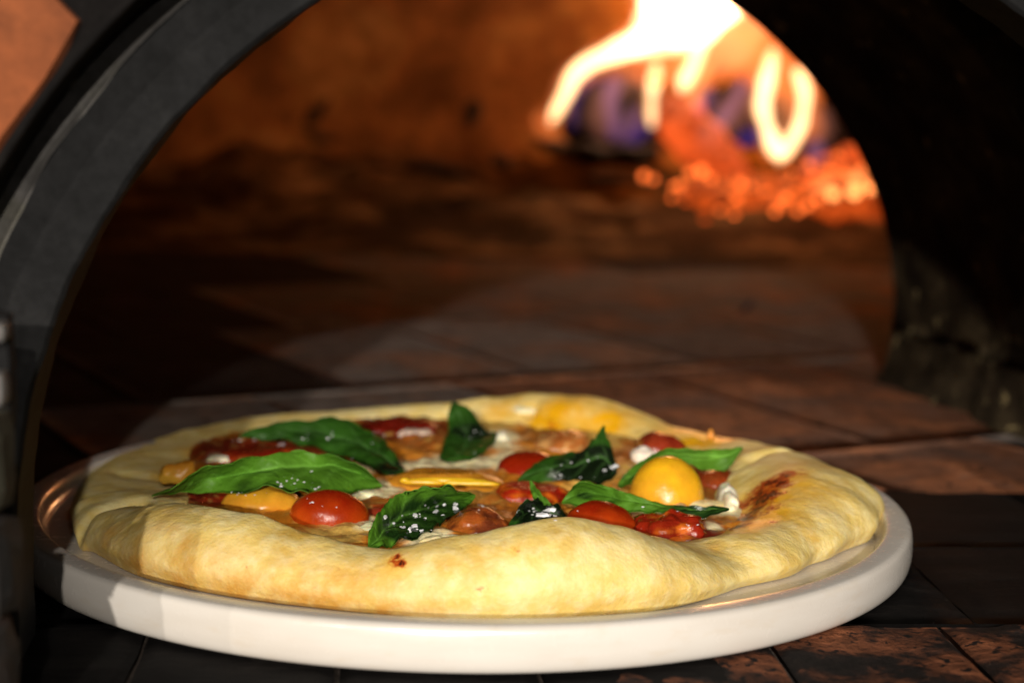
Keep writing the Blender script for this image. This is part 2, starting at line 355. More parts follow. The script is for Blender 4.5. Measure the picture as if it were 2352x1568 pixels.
# ---------------------------------------------------------------- hearth floor with its own tiles
bed = tag(mesh_obj("hearth_floor", [(-1.2, 0.36, -0.003), (1.4, 0.36, -0.003), (1.4, 2.7, -0.003), (-1.2, 2.7, -0.003)], [(0, 1, 2, 3)], M_joint), kind='structure')
def tile_mesh(name, sx, sy, mat, seed, wob=0.0006, rnd=0.0012, nseg=12):
    """slab with rounded uneven edges, centred, top at z=0"""
    V, F = [], []; n = nseg
    for i in range(n + 1):
        for j in range(n + 1):
            a, b = i / n * 2 - 1, j / n * 2 - 1
            e = max(abs(a), abs(b)); x, y = a * sx / 2, b * sy / 2
            ed = min((1 - abs(a)) * sx / 2, (1 - abs(b)) * sy / 2)
            z = -rnd * max(0, 1 - ed / (rnd * 1.6)) ** 2 + wob * fbm((x + seed, y, 0), 55, 4)
            if e > 0.999:
                z = -0.0012; k = 1 - 0.02 * fbm((x + seed, y, 3), 60, 3); x *= k; y *= k
            V.append((x, y, z))
    F = grid_faces(n + 1, n + 1); m = n + 1
    ring = [i * m for i in range(m)] + [n * m + j for j in range(1, m)] + [i * m + n for i in range(n - 1, -1, -1)] + [j for j in range(n - 1, 0, -1)]
    base = len(V)
    for k in ring: V.append((V[k][0], V[k][1], -0.0079))
    L = len(ring)
    for k in range(L): F.append((ring[k], ring[(k + 1) % L], base + (k + 1) % L, base + k))
    # edge rows follow inward positions non-uniformly for a tight rounding
    me = bpy.data.meshes.new(name); me.from_pydata(V, [], F); me.update(); me.materials.append(mat)
    me.polygons.foreach_set('use_smooth', [True] * len(me.polygons)); return me
def lay(name, mats, sx, sy, gap, x0, x1, y0, y1, rot, pivot, stagger=0.5, var=3, keep=None, seed=0, cut=None, pick=None):
    rr = random.Random(seed); mm = {}
    c, s = math.cos(rot), math.sin(rot); row = 0; y = y0
    while y < y1:
        x = x0 - (stagger * sx if row % 2 else 0)
        while x < x1:
            px_, py_ = x + sx / 2 - pivot[0], y + sy / 2 - pivot[1]
            P = Vector((pivot[0] + c * px_ - s * py_, pivot[1] + s * px_ + c * py_, 0))
            if keep is None or keep(P):
                k = rr.randrange(var); mi = rr.choices(range(len(mats)), [w for _, w in mats])[0]
                if pick: mi = pick(P)
                if (k, mi) not in mm: mm[(k, mi)] = tile_mesh(name, sx - gap, sy - gap, mats[mi][0], k * 7.7 + seed, wob=0.0014 if mats[mi][0] == M_tileF2 else 0.0006, nseg=20 if mats[mi][0] == M_tileF2 else 12)
                me = mm[(k, mi)]; turn = rr.choice((0, math.pi)); rv = math.hypot(sx, sy) / 2
                if cut and P.y - rv < cut:                 # this brick is cut straight where the threshold begins
                    me = me.copy(); M4 = Matrix.Translation(P) @ Matrix.Rotation(rot + turn, 4, 'Z'); inv = M4.inverted()
                    bm = bmesh.new(); bm.from_mesh(me)
                    r_ = bmesh.ops.bisect_plane(bm, geom=bm.verts[:] + bm.edges[:] + bm.faces[:], plane_co=inv @ Vector((P.x, cut + (P.x - 0.17) * 0.075, 0)), plane_no=inv.to_3x3() @ Vector((0.075, -1, 0)), clear_outer=True)
                    n_left = len(bm.faces); bm.to_mesh(me); bm.free()
                    if n_left < 4: x += sx; continue
                o = link(bpy.data.objects.new(name, me), bed)
                o.location = P + Vector((0, 0, rr.uniform(-0.0002, 0.0002))); o.rotation_euler = (rr.uniform(-.0006, .0006), rr.uniform(-.0006, .0006), rot + turn)
            x += sx
        y += sy; row += 1
# threshold: near-black slabs, shade at the mouth put into their colour; front course of chipped headers; firebricks of the tunnel and oven floor
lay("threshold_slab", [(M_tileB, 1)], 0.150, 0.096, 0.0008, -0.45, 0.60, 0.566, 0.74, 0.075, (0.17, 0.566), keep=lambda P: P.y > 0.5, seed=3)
lay("front_brick", [(M_tileF2, 1)], 0.058, 0.066, 0.0016, 0.05, 0.45, 0.432, 0.562, 0.075, (0.17, 0.566), keep=lambda P: P.y > 0.38, seed=5)
lay("front_brick", [(M_tileB, 1)], 0.058, 0.066, 0.0016, -0.40, 0.02, 0.432, 0.562, 0.075, (0.17, 0.566), stagger=0, keep=lambda P: P.y > 0.38, seed=6)  # left headers: shade of pier and plate put into their colour
lay("firebrick", [(M_tileR, 1), (M_tileRust, 1), (M_tileShade, 1)], 0.116, 0.232, 0.0005, -0.85, 1.45, 0.35, 2.0, 0.49, (0.17, 0.566), seed=11, keep=lambda P: P.y > 0.62 and P.y < 1.80 and abs(P.x) < 0.8, cut=0.7475, pick=lambda P: 1 if 0.06 < P.x < 0.24 and P.y < 1.02 else (2 if P.x < -0.17 or P.y > 1.72 else 0))  # unlit left floor is darkened by brick colour; far back shares the tone
# the far floor: ash, embers and crumbs heaped towards the back (nobody could count them)
V = []; nx, ny = 150, 120
for i in range(nx):
    for j in range(ny):
        x = -0.85 + 1.9 * i / (nx - 1); y = 1.66 + 0.76 * j / (ny - 1)
        v = Vector((x, y, 0)); rise = smooth_step(1.70, 2.25, y)
        h = 0.002 + 0.055 * rise * (0.8 + 0.5 * fbm(v, 4, 3)) + 0.030 * smooth_step(1.9, 2.2, y) * max(0, fbm(v, 9, 4) + 0.2) + 0.020 * smooth_step(1.70, 1.95, y) * max(0, fbm(v, 13, 4)) + 0.006 * fbm(v, 40, 3) * smooth_step(1.66, 1.8, y)
        V.append((x, y, max(0.0008 if y > 1.68 else -0.006, h if y > 1.68 else -0.006)))
tag(mesh_obj("ash_bed", V, grid_faces(nx, ny), M_ash), "bed of brown ash and charcoal crumbs heaped at the back of the oven", "ash", kind='stuff')

# ---------------------------------------------------------------- plate
PC = Vector((-0.0159, 0.6549, 0.0)); ZP = 0.0085
prof = [(0.0, 0.0012), (0.10, 0.0012), (0.148, 0.0010), (0.1565, 0.0012), (0.1595, 0.0024), (0.1607, 0.0060), (0.1608, 0.0105), (0.1603, 0.0140),
        (0.1592, 0.0153), (0.1575, 0.0157), (0.1530, 0.0157), (0.1515, 0.0153), (0.1507, 0.0138), (0.1500, 0.0112), (0.1478, 0.0091), (0.144, 0.0085), (0.10, 0.0083), (0.0, 0.0083)]
pp = catmull(prof, 4); n = 256; V = []
for (r, z) in pp:
    for k in range(n):
        a = 2 * math.pi * k / n; rr = max(r, 0.0005) * (1 + 0.0012 * math.sin(2 * a + 1) + 0.0006 * math.sin(5 * a))
        V.append((rr * math.cos(a), rr * math.sin(a), max(0.0011, z) + (0.00025 * math.sin(3 * a + 0.4) if z > 0.012 else 0)))
plate = mesh_obj("plate", V, grid_faces(len(pp), n, wrap_m=True, flip=True), M_plate); plate.location = PC
tag(plate, "round cream glazed plate with a raised rim under the pizza", "plate")

# ---------------------------------------------------------------- pizza crust
CC = Vector((-0.012, 0.662, 0))
def polar(P): d = P - CC; return math.atan2(d.y, d.x) % (2 * math.pi), math.hypot(d.x, d.y)
def periodic(samples, n=720, sig=4):
    s = sorted(samples); t = np.array([a for a, _ in s]); r = np.array([b for _, b in s])
    th = np.arange(n) * 2 * math.pi / n
    v = np.interp(th, np.r_[t[-1] - 2 * math.pi, t, t[0] + 2 * math.pi], np.r_[r[-1], r, r[0]])
    k = np.exp(-0.5 * (np.arange(-3 * sig, 3 * sig + 1) / sig) ** 2); k /= k.sum()
    return np.convolve(np.r_[v[-3 * sig:], v, v[:3 * sig]], k, 'valid')
NT_ = 720
contact = [(227, 1285), (300, 1325), (420, 1355), (560, 1380), (700, 1397), (850, 1412), (1000, 1425), (1150, 1430), (1300, 1424), (1450, 1411), (1491, 1411),
           (1591, 1391), (1711, 1349), (1763, 1340), (1831, 1325), (1871, 1297), (1911, 1289), (1943, 1269), (1991, 1251), (2010, 1223)]
out = [polar(at_z(x, y, 0.0095)) for x, y in contact]
out += [polar(at_z(169, 1230, 0.012)), polar(at_z(169, 1202, 0.012))]
SIL = [(198, 1128, .665, .003), (247, 1058, .71, .004), (314, 1026, .73, .005), (442, 982, .76, .007), (602, 955, .78, .008), (720, 944, .79, .008), (847, 938, .797, .008), (965, 927, .802, .008),
       (1087, 916, .805, .008), (1145, 916, .805, .008), (1190, 904, .805, .008), (1221, 896, .803, .008), (1263, 905, .80, .008), (1343, 906, .795, .008), (1391, 915, .79, .008),
       (1455, 938, .785, .007), (1531, 977, .773, .007), (1591, 992, .76, .006), (1671, 1003, .747, .005), (1731, 1007, .735, .005), (1803, 1029, .722, .004), (1851, 1038, .71, .003), (1931, 1084, .69, .002),
       (2003, 1129, .665, .001), (2024, 1152, .655, .001), (2029, 1177, .645, .0008), (2008, 1197, .632, .001), (2012, 1215, .625, .001)]
sil3 = [(at_y(x, y, Y), d) for x, y, Y, d in SIL]
for P, d in sil3: a, r = polar(P); out.append((a, r + d))
Ro = periodic(out, NT_, 3)
def ro(a): return Ro[int(round(a / (2 * math.pi) * NT_)) % NT_]
def lip(x, y, inset):
    d = ray(x, y); best = None
    for k in range(400):
        z = 0.006 + 0.035 * k / 399; P = CO + d * ((z - CAMZ) / d.z); a, r = polar(P)
        e = r - (ro(a) - inset)
        if best is None or abs(e) < best[0]: best = (abs(e), P)
    return best[1]
crest = [(lip(x, y, i)) for x, y, i in [(300, 1152, .024), (345, 1147, .026), (412, 1157, .024), (474, 1164, .022), (571, 1183, .021), (619, 1196, .020), (667, 1212, .019), (731, 1228, .018), (779, 1244, .018), (827, 1258, .018),
         (891, 1266, .018), (943, 1253, .018), (1023, 1240, .018), (1119, 1224, .018), (1167, 1208, .018), (1215, 1193, .018), (1295, 1186, .018), (1343, 1189, .018), (1407, 1205, .018), (1455, 1218, .019),
         (1491, 1229, .020), (1571, 1249, .021), (1623, 1251, .022)]]
crest += [at_z(1690, 1238, .0215), at_z(1745, 1215, .0215), at_z(1805, 1182, .0230), at_z(1852, 1118, .0280), at_z(1848, 1078, .0305), at_z(1805, 1050, .0285)]
crest += [P for P, d in sil3[2:19]]
crest += [at_z(262, 1120, .021), at_z(250, 1165, .021)]
Rc = periodic([polar(P) for P in crest], NT_, 4); Hc = periodic([(polar(P)[0], P.z) for P in crest], NT_, 4)
ZIN = 0.0185
vin = []
for deg, w in [(0, .030), (12, .030), (28, .022), (42, .018), (58, .022), (78, .026), (92, .014), (105, .008), (130, .016), (150, .030), (172, .036), (188, .034), (202, .020), (225, .012), (270, .011), (310, .012), (325, .014), (337, .020), (350, .028)]:
    vin.append((math.radians(deg), w))
Wi = periodic(vin, NT_, 6)
Rc = np.minimum(Rc, Ro - 0.004)
print("crest z", [round(float(Hc[i]), 4) for i in range(0, 720, 36)], "Ro", [round(float(Ro[i]), 3) for i in range(0, 720, 36)], "Rc", [round(float(Rc[i]), 3) for i in range(0, 720, 36)])
V = []; nprof = None; SUB = 6
for i in range(NT_):
    a = 2 * math.pi * i / NT_; R, C, H = Ro[i], Rc[i], Hc[i]; h = H - ZP; w = R - C; v = Wi[i]; I = C - v
    zin = min(ZIN, H - 0.002)
    ctl = [(R - 0.016, ZP + 0.0003), (R - 0.0042, ZP + 0.0004), (R - 0.0012, ZP + 0.16 * h), (R, ZP + 0.40 * h), (R - 0.16 * w, ZP + 0.68 * h), (R - 0.50 * w, ZP + 0.91 * h), (C, H),
           (C - 0.40 * v, H - 0.20 * (H - zin)), (C - 0.80 * v, H - 0.78 * (H - zin)), (I, zin - 0.0006), (I - 0.010, zin - 0.0035)]
    pr = catmull(ctl, SUB); nprof = len(pr)
    for k, (r, z) in enumerate(pr):
        P = Vector((CC.x + r * math.cos(a), CC.y + r * math.sin(a), z)); t = k / (nprof - 1)
        amp = smooth_step(0.08, 0.3, t) * (1 - smooth_step(0.8, 0.95, t))
        d = 0.0011 * fbm(P, 42, 2) + 0.00028 * fbm(P, 150, 3)
        ang = math.degrees(a)
        if ang > 325 or ang < 25:                         # scalloped, pinched right end
            q = (1 - smooth_step(0.2, 0.45, t)); d += 0.0009 * q * math.sin(math.radians(ang) * 26)
        nrm = Vector((math.cos(a), math.sin(a), 0)) * (1 - t * 1.4) + Vector((0, 0, 1)) * (0.35 + t)
        nrm.normalize(); P += nrm * d * amp
        P.z = max(P.z, ZP + 0.0003); V.append(P)
# folds: creases pressed into the rim where the dough was pinched
def crease(p, q, depth, width):
    p, q = Vector(p), Vector(q); L = (q - p)
    for k, v in enumerate(V):
        t = max(0, min(1, (v - p).dot(L) / L.length_squared)); d = (v - (p + L * t)).length
        if d < width * 2.5: V[k] = v - Vector((0, 0, depth * math.exp(-(d / width) ** 2) * math.sin(math.pi * (0.15 + 0.8 * t))))
def fold(pts, depth, width):
    for a, b in zip(pts[:-1], pts[1:]): crease(at_z(*a), at_z(*b), depth, width)
fold([(190, 1235, .013), (222, 1185, .018), (265, 1158, .021), (340, 1150, .021)], 0.0080, 0.0034)
fold([(215, 1140, .018), (280, 1118, .019), (365, 1118, .018)], 0.0070, 0.0036)
fold([(265, 1062, .018), (330, 1070, .019), (400, 1070, .018)], 0.0045, 0.004)
fold([(1700, 1085, .022), (1735, 1052, .024), (1800, 1033, .026), (1850, 1040, .025)], 0.0075, 0.0032)
fold([(1905, 1100, .022), (1960, 1085, .019)], 0.0035, 0.003)
fold([(1115, 945, .025), (1180, 945, .025), (1260, 930, .024)], 0.0035, 0.0028)
fold([(1290, 960, .022), (1380, 975, .022)], 0.0020, 0.004)
bvh = BVHTree.FromPolygons(V, grid_faces(NT_, nprof, wrap_n=True))
def hit(x, y, zdef=0.02, tree=None):
    d = ray(x, y).normalized(); r = (tree or bvh).ray_cast(CO, d)
    return r[0] if r[0] is not None else at_z(x, y, zdef)
N = len(V); toast = np.zeros(N); char = np.zeros(N); oil = np.zeros(N); VA = np.array([tuple(v) for v in V])
def mark(arr, x, y, rx, s=1.0, yy=None):
    P = np.array(hit(x, y)); sc_ = P[1] / FPX; d = (VA - P) / (rx * sc_)
    if yy: d[:, 2] *= rx / yy
    arr += s * np.exp(-(d ** 2).sum(1))
for x, y, r, s in [(912, 1286, 20, 0.65), (905, 1280, 12, .6), (924, 1294, 11, .6), (1190, 1262, 9, .55), (1025, 1375, 12, .25), (1100, 1360, 22, .22), (1150, 1378, 14, .25), (1260, 935, 8, .3), (1300, 940, 18, .28), (1268, 975, 20, .5),
                   (690, 1245, 14, .15), (1745, 1165, 22, .8), (1725, 1190, 20, .9), (1772, 1140, 20, .75), (1800, 1112, 18, .7), (1776, 1196, 9, .8), (1700, 1190, 24, .85), (1715, 1160, 26, .75), (1740, 1130, 28, .62), (1775, 1105, 26, .56), (1805, 1088, 22, .55), (1835, 1085, 16, .55), (1775, 1170, 18, .5), (1790, 1185, 10, .6), (1690, 1212, 20, 1.1), (1682, 1200, 18, 1.0), (1705, 1205, 18, .9), (1780, 1160, 10, .5), (1770, 1200, 9, .6), (1800, 1130, 8, .5),
                   (1760, 1140, 20, .45), (1815, 1110, 12, .42), (1350, 985, 16, .3), (1150, 935, 12, .22)]:
    mark(char, x, y, r * (1.75 if x > 1660 else 1.15), s * (0.78 if x > 1660 else 1.1))
for x, y, r, s in [(912, 1288, 34, .8), (1790, 1120, 110, .8), (1740, 1180, 90, .8), (1700, 1215, 60, .8), (1300, 930, 70, .7), (1420, 960, 60, .6), (1150, 940, 40, .7), (440, 1030, 40, .7), (395, 1100, 40, 1), (470, 1050, 30, 1), (1250, 975, 60, 1),
                   (1640, 1010, 60, .9), (1590, 1010, 40, .9), (1780, 1190, 50, .6), (1190, 1262, 20, .5), (1090, 1255, 30, .35), (1500, 1222, 60, .5), (700, 1228, 40, .3), (1380, 985, 60, .8), (1560, 990, 60, .8), (1640, 1255, 30, .5)]:
    mark(oil, x, y, r, s)
for x, y, r, s in [(250, 1230, 60, .6), (310, 1290, 60, .8), (420, 1330, 70, .9), (560, 1365, 80, .9), (700, 1380, 90, .9), (860, 1400, 90, .7), (980, 1415, 80, .5), (430, 1240, 30, .6), (400, 1220, 26, .5), (500, 1280, 40, .35), (380, 1200, 40, .4), (780, 1340, 40, .25),
                   (1000, 1330, 30, .15), (1850, 1330, 60, .2), (1100, 1300, 40, .12), (1900, 1170, 40, .15)]:
    mark(toast, x, y, r, s)
band = np.clip(1 - (VA[:, 2] - ZP) / 0.0035, 0, 1); ang = np.arctan2(VA[:, 1] - CC.y, VA[:, 0] - CC.x); rad = np.hypot(VA[:, 0] - CC.x, VA[:, 1] - CC.y)
toast += 0.75 * band * (0.5 + 0.5 * np.clip(-np.cos(ang + 0.9), -1, 1))
pizza = tag(empty("pizza", (CC.x, CC.y, ZP)), "whole pizza with a puffy pale golden crust lying on the cream plate", "pizza")
def pz(o): o.matrix_parent_inverse = Matrix.Translation(-Vector(pizza.location)); return o
pz(mesh_obj("crust", V, grid_faces(NT_, nprof, wrap_n=True), M_crust, pizza, attrs={'toast': ('FLOAT', np.clip(toast, 0, 1)), 'char': ('FLOAT', np.clip(char, 0, 1.2)), 'oil': ('FLOAT', np.clip(oil, 0, 1))}))

# ---------------------------------------------------------------- melted cheese and sauce inside the rim
RED, DRED, ORG, TAN, CREAM, BRN = (0.27, 0.018, 0.004), (0.13, 0.009, 0.003), (0.60, 0.20, 0.014), (0.68, 0.42, 0.10), (0.86, 0.76, 0.46), (0.32, 0.095, 0.014)
blobs = [(600, 1040, 170, 30, RED), (520, 1035, 80, 25, DRED), (925, 985, 120, 26, DRED), (960, 1015, 70, 14, BRN), (930, 1040, 60, 20, ORG), (1050, 1065, 160, 18, CREAM), (900, 1075, 60, 14, CREAM), (840, 1128, 60, 22, CREAM), (1150, 1010, 40, 22, CREAM), (1290, 1000, 80, 26, BRN),
         (1290, 985, 50, 14, ORG), (1390, 1010, 40, 25, TAN), (1450, 1045, 60, 25, BRN), (1540, 1020, 70, 34, DRED), (1620, 1030, 60, 20, ORG), (1640, 1100, 60, 36, RED), (1640, 1130, 50, 16, BRN), (1600, 1150, 110, 14, CREAM), (1660, 1170, 60, 16, CREAM), (1500, 1090, 70, 30, TAN),
         (440, 1145, 60, 18, DRED), (520, 1150, 60, 20, RED), (600, 1165, 80, 24, ORG), (680, 1190, 80, 22, ORG), (780, 1225, 80, 22, TAN), (850, 1200, 50, 20, CREAM), (820, 1160, 60, 16, BRN), (900, 1180, 60, 16, RED), (980, 1240, 60, 18, CREAM), (1100, 1190, 90, 40, BRN), (1090, 1215, 50, 22, ORG),
         (1030, 1130, 80, 20, TAN), (1220, 1130, 90, 20, ORG), (1350, 1140, 80, 24, TAN), (1450, 1175, 100, 20, CREAM), (1480, 1205, 160, 28, RED), (1620, 1225, 50, 24, DRED), (1640, 1215, 26, 12, CREAM), (1380, 1090, 80, 20, TAN), (1010, 1100, 180, 22, ORG), (1180, 1060, 60, 20, CREAM), (500, 1055, 30, 8, CREAM), (1330, 1180, 80, 20, ORG), (1130, 985, 40, 20, TAN)]
cen = [(at_z(x, y, ZIN), at_z(x + rx, y, ZIN), at_z(x, y - ry, ZIN), c) for x, y, rx, ry, c in blobs]
cen = [(c0.x, c0.y, (c1 - c0).length, (c2 - c0).length, col) for c0, c1, c2, col in cen]
nr = 110; V = []; paint = []
for i in range(NT_ // 2):
    a = 2 * math.pi * i / (NT_ // 2); I = Rc[i * 2] - Wi[i * 2] + 0.0035
    for j in range(nr):
        r = I * math.sqrt((j + 0.02) / (nr - 1)) if j else 0.0002
        x, y = CC.x + r * math.cos(a), CC.y + r * math.sin(a); p = Vector((x, y, 0))
        z = ZIN + 0.0020 * fbm(p, 60, 3) + 0.0011 * fbm(p, 170, 4) - 0.0010 * smooth_step(0.93, 1.0, r / I) + 0.0006
        wx, wy = x + 0.006 * fbm(p, 75, 3), y + 0.006 * fbm(p + Vector((5, 3, 1)), 75, 3)
        ws, cs = 0.12, np.array(ORG) * 0.12
        for bx, by, rx, ry, col in cen:
            w = math.exp(-2.2 * (((wx - bx) / rx) ** 2 + ((wy - by) / ry) ** 2)) * 5
            ws += w * w; cs = cs + np.array(col) * w * w
        c = cs / ws; f = fbm(p, 260, 3)
        if f > 0.28: c = c * (1 - min(1, (f - 0.28) * 4) * 0.5) + np.array(TAN) * min(1, (f - 0.28) * 4) * 0.5
        V.append((x, y, z)); paint.append((*c, 1))
pz(mesh_obj("melted_topping", V, grid_faces(NT_ // 2, nr, wrap_n=True, flip=True), M_top, pizza, attrs={'paint': ('FLOAT_COLOR', paint)}))

def lump(name, cx, cy, wpx, dpx, hgt, cols, mat, z0=ZIN, rot=0.0, rough=0.0, rs=90, sharp=2.0, parent=None, flat=0.0, up=0.35, seed=0, n=40, m=20, tilt=0.0):
    """squashed ellipsoid sitting in the topping; wpx = width and dpx = depth of its plan as seen, in frame units"""
    B = at_z(cx, cy, z0); s = B.y / FPX; a_, b_ = wpx / 2 * s, dpx / 2 * s
    V, pt = [], []; cr, sr = math.cos(rot), math.sin(rot)
    for i in range(n):
        th = 2 * math.pi * i / n
        for j in range(m + 1):
            e = -0.45 + (math.pi / 2 + 0.45) * j / m
            ce, se = abs(math.cos(e)) ** (2 / sharp), math.sin(e)
            x, y, z = a_ * math.cos(th) * ce, b_ * math.sin(th) * ce, hgt * (1 if se > 0 else 0.9) * se
            if flat: z = min(z, hgt * (1 - flat) + 0.15 * max(0, z - hgt * (1 - flat)))
            p = Vector((x, y, z)); q = p + Vector((seed * 1.3 + 0.5, seed, cx * 0.01))
            f = rough * fbm(q, rs, 4); p *= 1 + f
            p.z += tilt * x
            V.append(B + Vector((cr * p.x - sr * p.y, sr * p.x + cr * p.y, p.z)))
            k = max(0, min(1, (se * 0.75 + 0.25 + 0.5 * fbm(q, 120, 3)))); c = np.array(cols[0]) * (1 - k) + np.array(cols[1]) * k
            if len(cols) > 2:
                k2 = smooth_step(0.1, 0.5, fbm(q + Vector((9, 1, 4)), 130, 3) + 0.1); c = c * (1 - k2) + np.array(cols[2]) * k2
            pt.append((*c, 1))
    return mesh_obj(name, V, grid_faces(n, m + 1, wrap_n=True), mat, parent, attrs={'paint': ('FLOAT_COLOR', pt)})
# cheese pieces are baked into the pizza
for a in [(1150, 1012, 48, 70, .0042, (CREAM, (0.86, 0.80, 0.62)), 0.35), (1205, 942, 60, 60, .0020, (CREAM, (0.85, 0.78, 0.55)), 0.3), (1480, 1060, 60, 60, .0052, ((0.7, 0.5, 0.35), (0.80, 0.72, 0.62)), 0.35), (955, 1002, 80, 90, .0034, ((0.55, 0.3, 0.2), (0.62, 0.50, 0.42)), 0.45),
          (838, 1135, 90, 90, .0028, (CREAM, (0.85, 0.8, 0.55)), 0.25), (505, 1058, 60, 40, .0022, (CREAM, (0.8, 0.75, 0.6)), 0.2), (1672, 1150, 44, 210, .0052, (CREAM, (0.84, 0.80, 0.66)), 0.3), (855, 1215, 60, 90, .0022, (CREAM, (0.62, 0.62, 0.38)), 0.3), (1010, 1244, 100, 60, .0024, (TAN, CREAM), 0.3), (1600, 1160, 150, 60, .0018, (TAN, CREAM), 0.2)]:
    x, y, w, d, h, cols, rg = a
    z0 = hit(x, y, ZIN).z - 0.0005 if y < 960 else ZIN
    pz(lump("mozzarella", x, y, w, d, h, cols, M_mozz, rough=rg, rs=160, parent=pizza, seed=x * 0.01, z0=z0))

# ---------------------------------------------------------------- tomatoes (each can be picked off)
def tomato(label, cx, cy, w, d, h, cols, mat=None, **k):
    o = lump("tomato_half", cx, cy, w, d, h, cols, mat or M_tom, **k)
    B = at_z(cx, cy, k.get('z0', ZIN)); o.data.transform(Matrix.Translation(-B)); o.location = B
    return tag(o, label, "tomato", "roasted cherry tomato halves on the pizza")
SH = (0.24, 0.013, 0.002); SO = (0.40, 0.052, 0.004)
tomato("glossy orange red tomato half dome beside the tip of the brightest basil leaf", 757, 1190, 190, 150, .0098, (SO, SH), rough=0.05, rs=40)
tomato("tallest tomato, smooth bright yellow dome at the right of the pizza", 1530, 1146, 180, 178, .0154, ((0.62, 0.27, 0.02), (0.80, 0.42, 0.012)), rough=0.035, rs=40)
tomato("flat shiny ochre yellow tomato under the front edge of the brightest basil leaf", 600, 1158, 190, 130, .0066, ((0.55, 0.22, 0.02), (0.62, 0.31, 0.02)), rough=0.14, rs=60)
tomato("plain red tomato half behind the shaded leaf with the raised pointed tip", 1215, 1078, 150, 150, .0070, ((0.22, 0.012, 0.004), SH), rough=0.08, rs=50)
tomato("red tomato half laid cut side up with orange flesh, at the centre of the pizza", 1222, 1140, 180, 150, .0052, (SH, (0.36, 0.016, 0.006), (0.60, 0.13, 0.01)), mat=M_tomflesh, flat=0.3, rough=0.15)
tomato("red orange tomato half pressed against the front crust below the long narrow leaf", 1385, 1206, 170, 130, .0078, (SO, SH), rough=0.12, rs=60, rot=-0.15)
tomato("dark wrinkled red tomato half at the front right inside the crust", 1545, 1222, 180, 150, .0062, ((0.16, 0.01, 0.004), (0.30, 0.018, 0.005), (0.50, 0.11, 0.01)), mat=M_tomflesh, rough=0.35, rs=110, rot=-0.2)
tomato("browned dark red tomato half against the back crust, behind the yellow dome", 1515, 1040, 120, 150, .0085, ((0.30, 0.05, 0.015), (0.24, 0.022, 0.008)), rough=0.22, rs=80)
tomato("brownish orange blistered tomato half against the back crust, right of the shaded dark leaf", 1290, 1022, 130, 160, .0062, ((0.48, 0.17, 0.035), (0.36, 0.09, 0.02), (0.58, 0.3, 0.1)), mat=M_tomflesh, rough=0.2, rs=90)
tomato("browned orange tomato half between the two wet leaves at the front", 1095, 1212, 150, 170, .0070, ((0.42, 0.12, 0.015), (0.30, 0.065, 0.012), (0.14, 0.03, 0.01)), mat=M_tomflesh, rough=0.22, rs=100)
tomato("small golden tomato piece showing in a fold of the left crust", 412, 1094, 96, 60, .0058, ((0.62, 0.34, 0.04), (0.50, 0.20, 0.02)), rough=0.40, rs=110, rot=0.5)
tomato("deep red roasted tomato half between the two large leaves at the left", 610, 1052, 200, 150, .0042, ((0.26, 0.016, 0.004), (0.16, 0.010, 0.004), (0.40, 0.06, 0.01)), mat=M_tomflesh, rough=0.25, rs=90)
tomato("dark red tomato half along the back crust, left of the upright leaf", 915, 990, 190, 130, .0050, ((0.20, 0.012, 0.004), (0.12, 0.008, 0.004)), mat=M_tomflesh, rough=0.25, rs=100)
tomato("reddish brown tomato half right of the yellow dome beside the white cheese", 1640, 1105, 110, 160, .0055, ((0.22, 0.03, 0.008), (0.28, 0.05, 0.01)), mat=M_tomflesh, rough=0.2, rs=90)
# the long yellow tomato, cut open: skin boat, wet flesh, yellow seed ribs
yb = at_z(1025, 1112, ZIN); long_t = tag(empty("tomato_half", yb), "long yellow tomato half lying cut side up with wet seeds showing, left of centre", "tomato", "roasted cherry tomato halves on the pizza")
def yt(name, *a, **k):
    o = lump(name, *a, parent=long_t, **k); o.matrix_parent_inverse = Matrix.Translation(-yb); return o
yt("skin", 1025, 1112, 290, 170, .0050, ((0.60, 0.25, 0.02), (0.52, 0.20, 0.02)), M_tom, rough=0.06, flat=0.2)
yt("flesh", 1025, 1112, 262, 130, .0062, ((0.40, 0.17, 0.015), (0.46, 0.19, 0.015)), M_tomflesh, rough=0.12, flat=0.2)
for x, y, w in [(1030, 1104, 190), (1080, 1110, 130), (930, 1104, 24), (975, 1108, 90)]:
    yt("seed_rib", x, y, w, 14, .0012, ((0.62, 0.34, 0.01), (0.72, 0.45, 0.02)), M_tom, z0=ZIN + .0048, rough=0.2)
tomato("tiny curled orange tomato crumb on the back right crust", 1632, 1008, 16, 16, .0042, ((0.7, 0.25, 0.03), (0.72, 0.28, 0.04)), rough=0.2, z0=hit(1632, 1012).z - .0005)
tops = []
